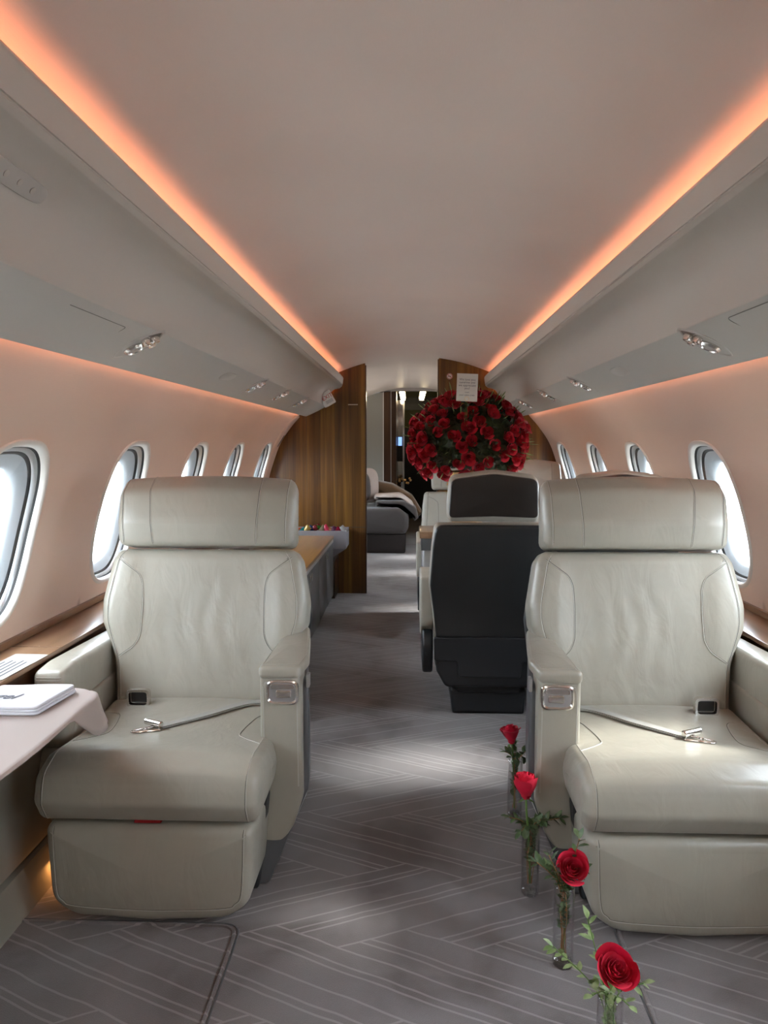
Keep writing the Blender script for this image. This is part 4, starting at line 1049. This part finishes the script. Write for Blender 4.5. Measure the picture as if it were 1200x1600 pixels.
# control pill on left soffit face, seam panels
def facept(side, t, y, lift=0):
    a, b = Vector((.645, 1.687)), Vector((.668, 1.660)); p = a.lerp(b, t); nn = Vector((-(b-a).y, (b-a).x)).normalized()
    p = p-nn*lift; return Vector((XC+side*p.x, y, p.y))
e = empty('call_panel', facept(-1, .5, 1.19, .002), label='pill shaped button panel on the left soffit near frame edge', cat='control panel')
bm = B(); n = 36
d1 = (facept(-1, 1, 0)-facept(-1, 0, 0)).normalized(); nn = d1.cross(Vector((0, 1, 0))); nn = nn if nn.x > 0 else -nn
rs = []
for s, z in ((1, -.004), (1, .002), (.96, .0035)):
    rs.append([bm.verts.new(d1*(a*s)+Vector((0, 1, 0))*(b*s)+nn*z) for a, b in (sup(.018, .105, k, n, 4) for k in range(n))])
for q, r in zip(rs, rs[1:]):
    for k in range(n): bm.faces.new((q[k], q[(k+1) % n], r[(k+1) % n], r[k]))
bm.faces.new(rs[-1]); obj('panel_plate', bm, 'binlip', e, sharp=40)
for k in range(4):
    bm = lathe(B(), [(.006, .0035), (.006, .0048), (.0005, .0050)], 14); rot = nn.to_track_quat('Z', 'Y').to_matrix().to_4x4()
    bmesh.ops.transform(bm, verts=bm.verts, matrix=Matrix.Translation((0, -.06+.04*k, 0)) @ rot); obj('button', bm, 'bin', e)
# exit sign box at the end of left soffit
e = empty('exit_sign', (XC-.69, 5.66, 1.575), (0, R_(-30), R_(14)), label='small white sign box with red letters on left soffit end', cat='sign')
bm = box(B(), (-.01, -.06, -.055), (.075, .05, .055), .010, 3); obj('sign_housing', bm, 'white', e)
text('EXIT', .042, 'red_ink', e, (.032, -.0606, .012), (PI/2, R_(0), 0), 'sign_lettering'); text('||||||||', .028, 'ink', e, (.032, -.0606, -.022), (PI/2, 0, 0), 'sign_lines')
# ------------------------------------------------------------------ bed in the far room
e = empty('divan_bed', (-.62, 8.75, 0), label='made up grey divan bed in the room beyond the doorway', cat='bed')
bm = box(B(), (-.44, -.42, .0), (.56, .42, .22), .02); obj('bed_base', bm, 'bedbase', e)
bm = soft([(-.44, .223, .03), (.56, .223, .05), (.60, .30, .1), (.59, .44, .1), (.48, .525, .1), (-.44, .50, .05)], -.45, .42, .05, .01, 0, 'Y', .05, .05, 3); obj('mattress_cover', bm, 'bedgrey', e)
bm = soft([(.22, .53, .02), (.50, .535, .1), (.64, .42, .1), (.66, .36, .03), (.71, .40, .03), (.68, .52, .1), (.54, .60, .1), (.22, .60, .02)], -.38, .03, .03, .0, 0, 'Y', .03, .04, 3, crings=(.9,)); obj('duvet', bm, 'bedgrey', e)
bm = soft([(.20, .60, .02), (.50, .605, .1), (.62, .48, .1), (.66, .42, .03), (.68, .46, .03), (.64, .57, .1), (.50, .675, .1), (.20, .66, .02)], -.30, .03, .03, .0, 0, 'Y', .03, .04, 3, crings=(.9,)); obj('top_sheet', bm, 'bedwhite', e)
def cushion_(x, y, z, rx, rz, sx, sy, sz, m, name, label):
    bm = B(); bmesh.ops.create_uvsphere(bm, u_segments=24, v_segments=16, radius=1)
    for v in bm.verts:
        c = v.co; f = 1-.25*abs(c.z)**3
        a = math.copysign(abs(c.x)**.55, c.x); b = math.copysign(abs(c.z)**.55, c.z); v.co = Vector((a*sx, c.y*sy*(1-.5*(a*a*b*b)), b*sz+.01*math.sin(a*9)*c.y))
    o = obj(name, bm, m, sharp=80); o.location = (x, y, z); o.rotation_euler = (rx, 0, rz); return tag(o, label, 'pillow')
cushion_(-.66, 8.58, .745, R_(-12), R_(25), .20, .09, .19, 'bedgrey', 'pillow', 'grey pillow propped up on the bed beside the door edge')
cushion_(-.56, 8.78, .76, R_(-8), R_(15), .18, .07, .20, 'bedwhite', 'pillow', 'white pillow standing behind the grey pillow on the bed')
bm = soft([(.08, .555, .02), (.34, .56, .1), (.60, .50, .1), (.72, .36, .03), (.76, .42, .03), (.64, .62, .1), (.40, .76, .1), (.20, .80, .1), (.08, .78, .02)], .06, .42, .05, .0, 0, 'Y', .03, .04, 2, crings=(.9,)); o = obj('fur_throw', bm, 'fur'); o.location = (-.62, 8.80, 0); tag(o, 'brown fur throw heaped across the back of the bed', 'blanket')
# gold vase flowers in corridor
e = empty('gold_bouquet', (-.12, 9.75, 0), label='small gold blossoms on a stand by the far corridor mirror', cat='flowers')
bm = B(); tube(bm, [(0, 0, 0), (0, 0, .74)], .012, 8); obj('stand', bm, 'darkmetal', e)
bm = B()
for k in range(16): bmesh.ops.create_icosphere(bm, subdivisions=1, radius=.018, matrix=Matrix.Translation((random.uniform(-.13, .13), random.uniform(-.04, .04), .75+random.uniform(-.04, .04))))
o = obj('blossoms', bm, 'gold', e); o['kind'] = 'stuff'
# ------------------------------------------------------------------ carpet inserts in front of the seats
def insert(x0, x1, y0, y1, sgn, nm):
    pts = fil3([(x0, y0, 0), (x0, y1, 0), (x1, y1, 0)], .05)
    bm = B(); tube(bm, linpath([(p.x, p.y, .0) for p in pts], .05), .0028, 6); struct(obj(nm, bm, 'shell_grey'))
    bm = B(); tube(bm, linpath([(p.x-sgn*.009, p.y-.009, -.001) for p in pts], .05), .006, 6); struct(obj(nm[:-1]+str(int(nm[-1])+1), bm, 'carpet'))
insert(-.437, -1.03, .3, 1.80, 1, 'trim_8'); insert(.527, 1.05, .3, 1.84, -1, 'trim_10')
# warm floor light at the foot of the left side wall
l = area('floor_lamp_left', (-1.0, 2.0, .06), (0, 0, 0), .04, .10, .22, (1, .42, .12))
# curved frame pier at the end of left wall
bm = B()
zz = [1.47-.02*k for k in range(44)]
g = [[bm.verts.new((XC-(wx(z)-d), y, z)) for d, y in ((.0, 5.86), (.012, 5.87), (.014, 5.92), (.014, 6.055))] for z in zz]
for a, b in zip(g, g[1:]):
    for k in range(3): bm.faces.new((a[k], a[k+1], b[k+1], b[k]))
struct(obj('trim_12', bm, 'wall', sharp=60))

e = empty('wall_vent', (XC-(wx(1.27)-.016), 5.985, 1.27), (0, R_(32), 0), label='small dark vent slot in the wall pier beside left bulkhead', cat='vent')
bm = soft([(-.012, -.055, .01), (.012, -.055, .01), (.012, .055, .01), (-.012, .055, .01)], -.002, .004, .001, 0, 0, 'X', .006, .01, 1, lambda q: Vector((q.x, q.y, q.z))); obj('vent_slot', bm, 'black', e)
bm = soft([(-.018, -.062, .014), (.018, -.062, .014), (.018, .062, .014), (-.018, .062, .014)], -.004, .002, .001, 0, 0, 'X', .008, .01, 1); obj('vent_rim', bm, 'bezel', e)
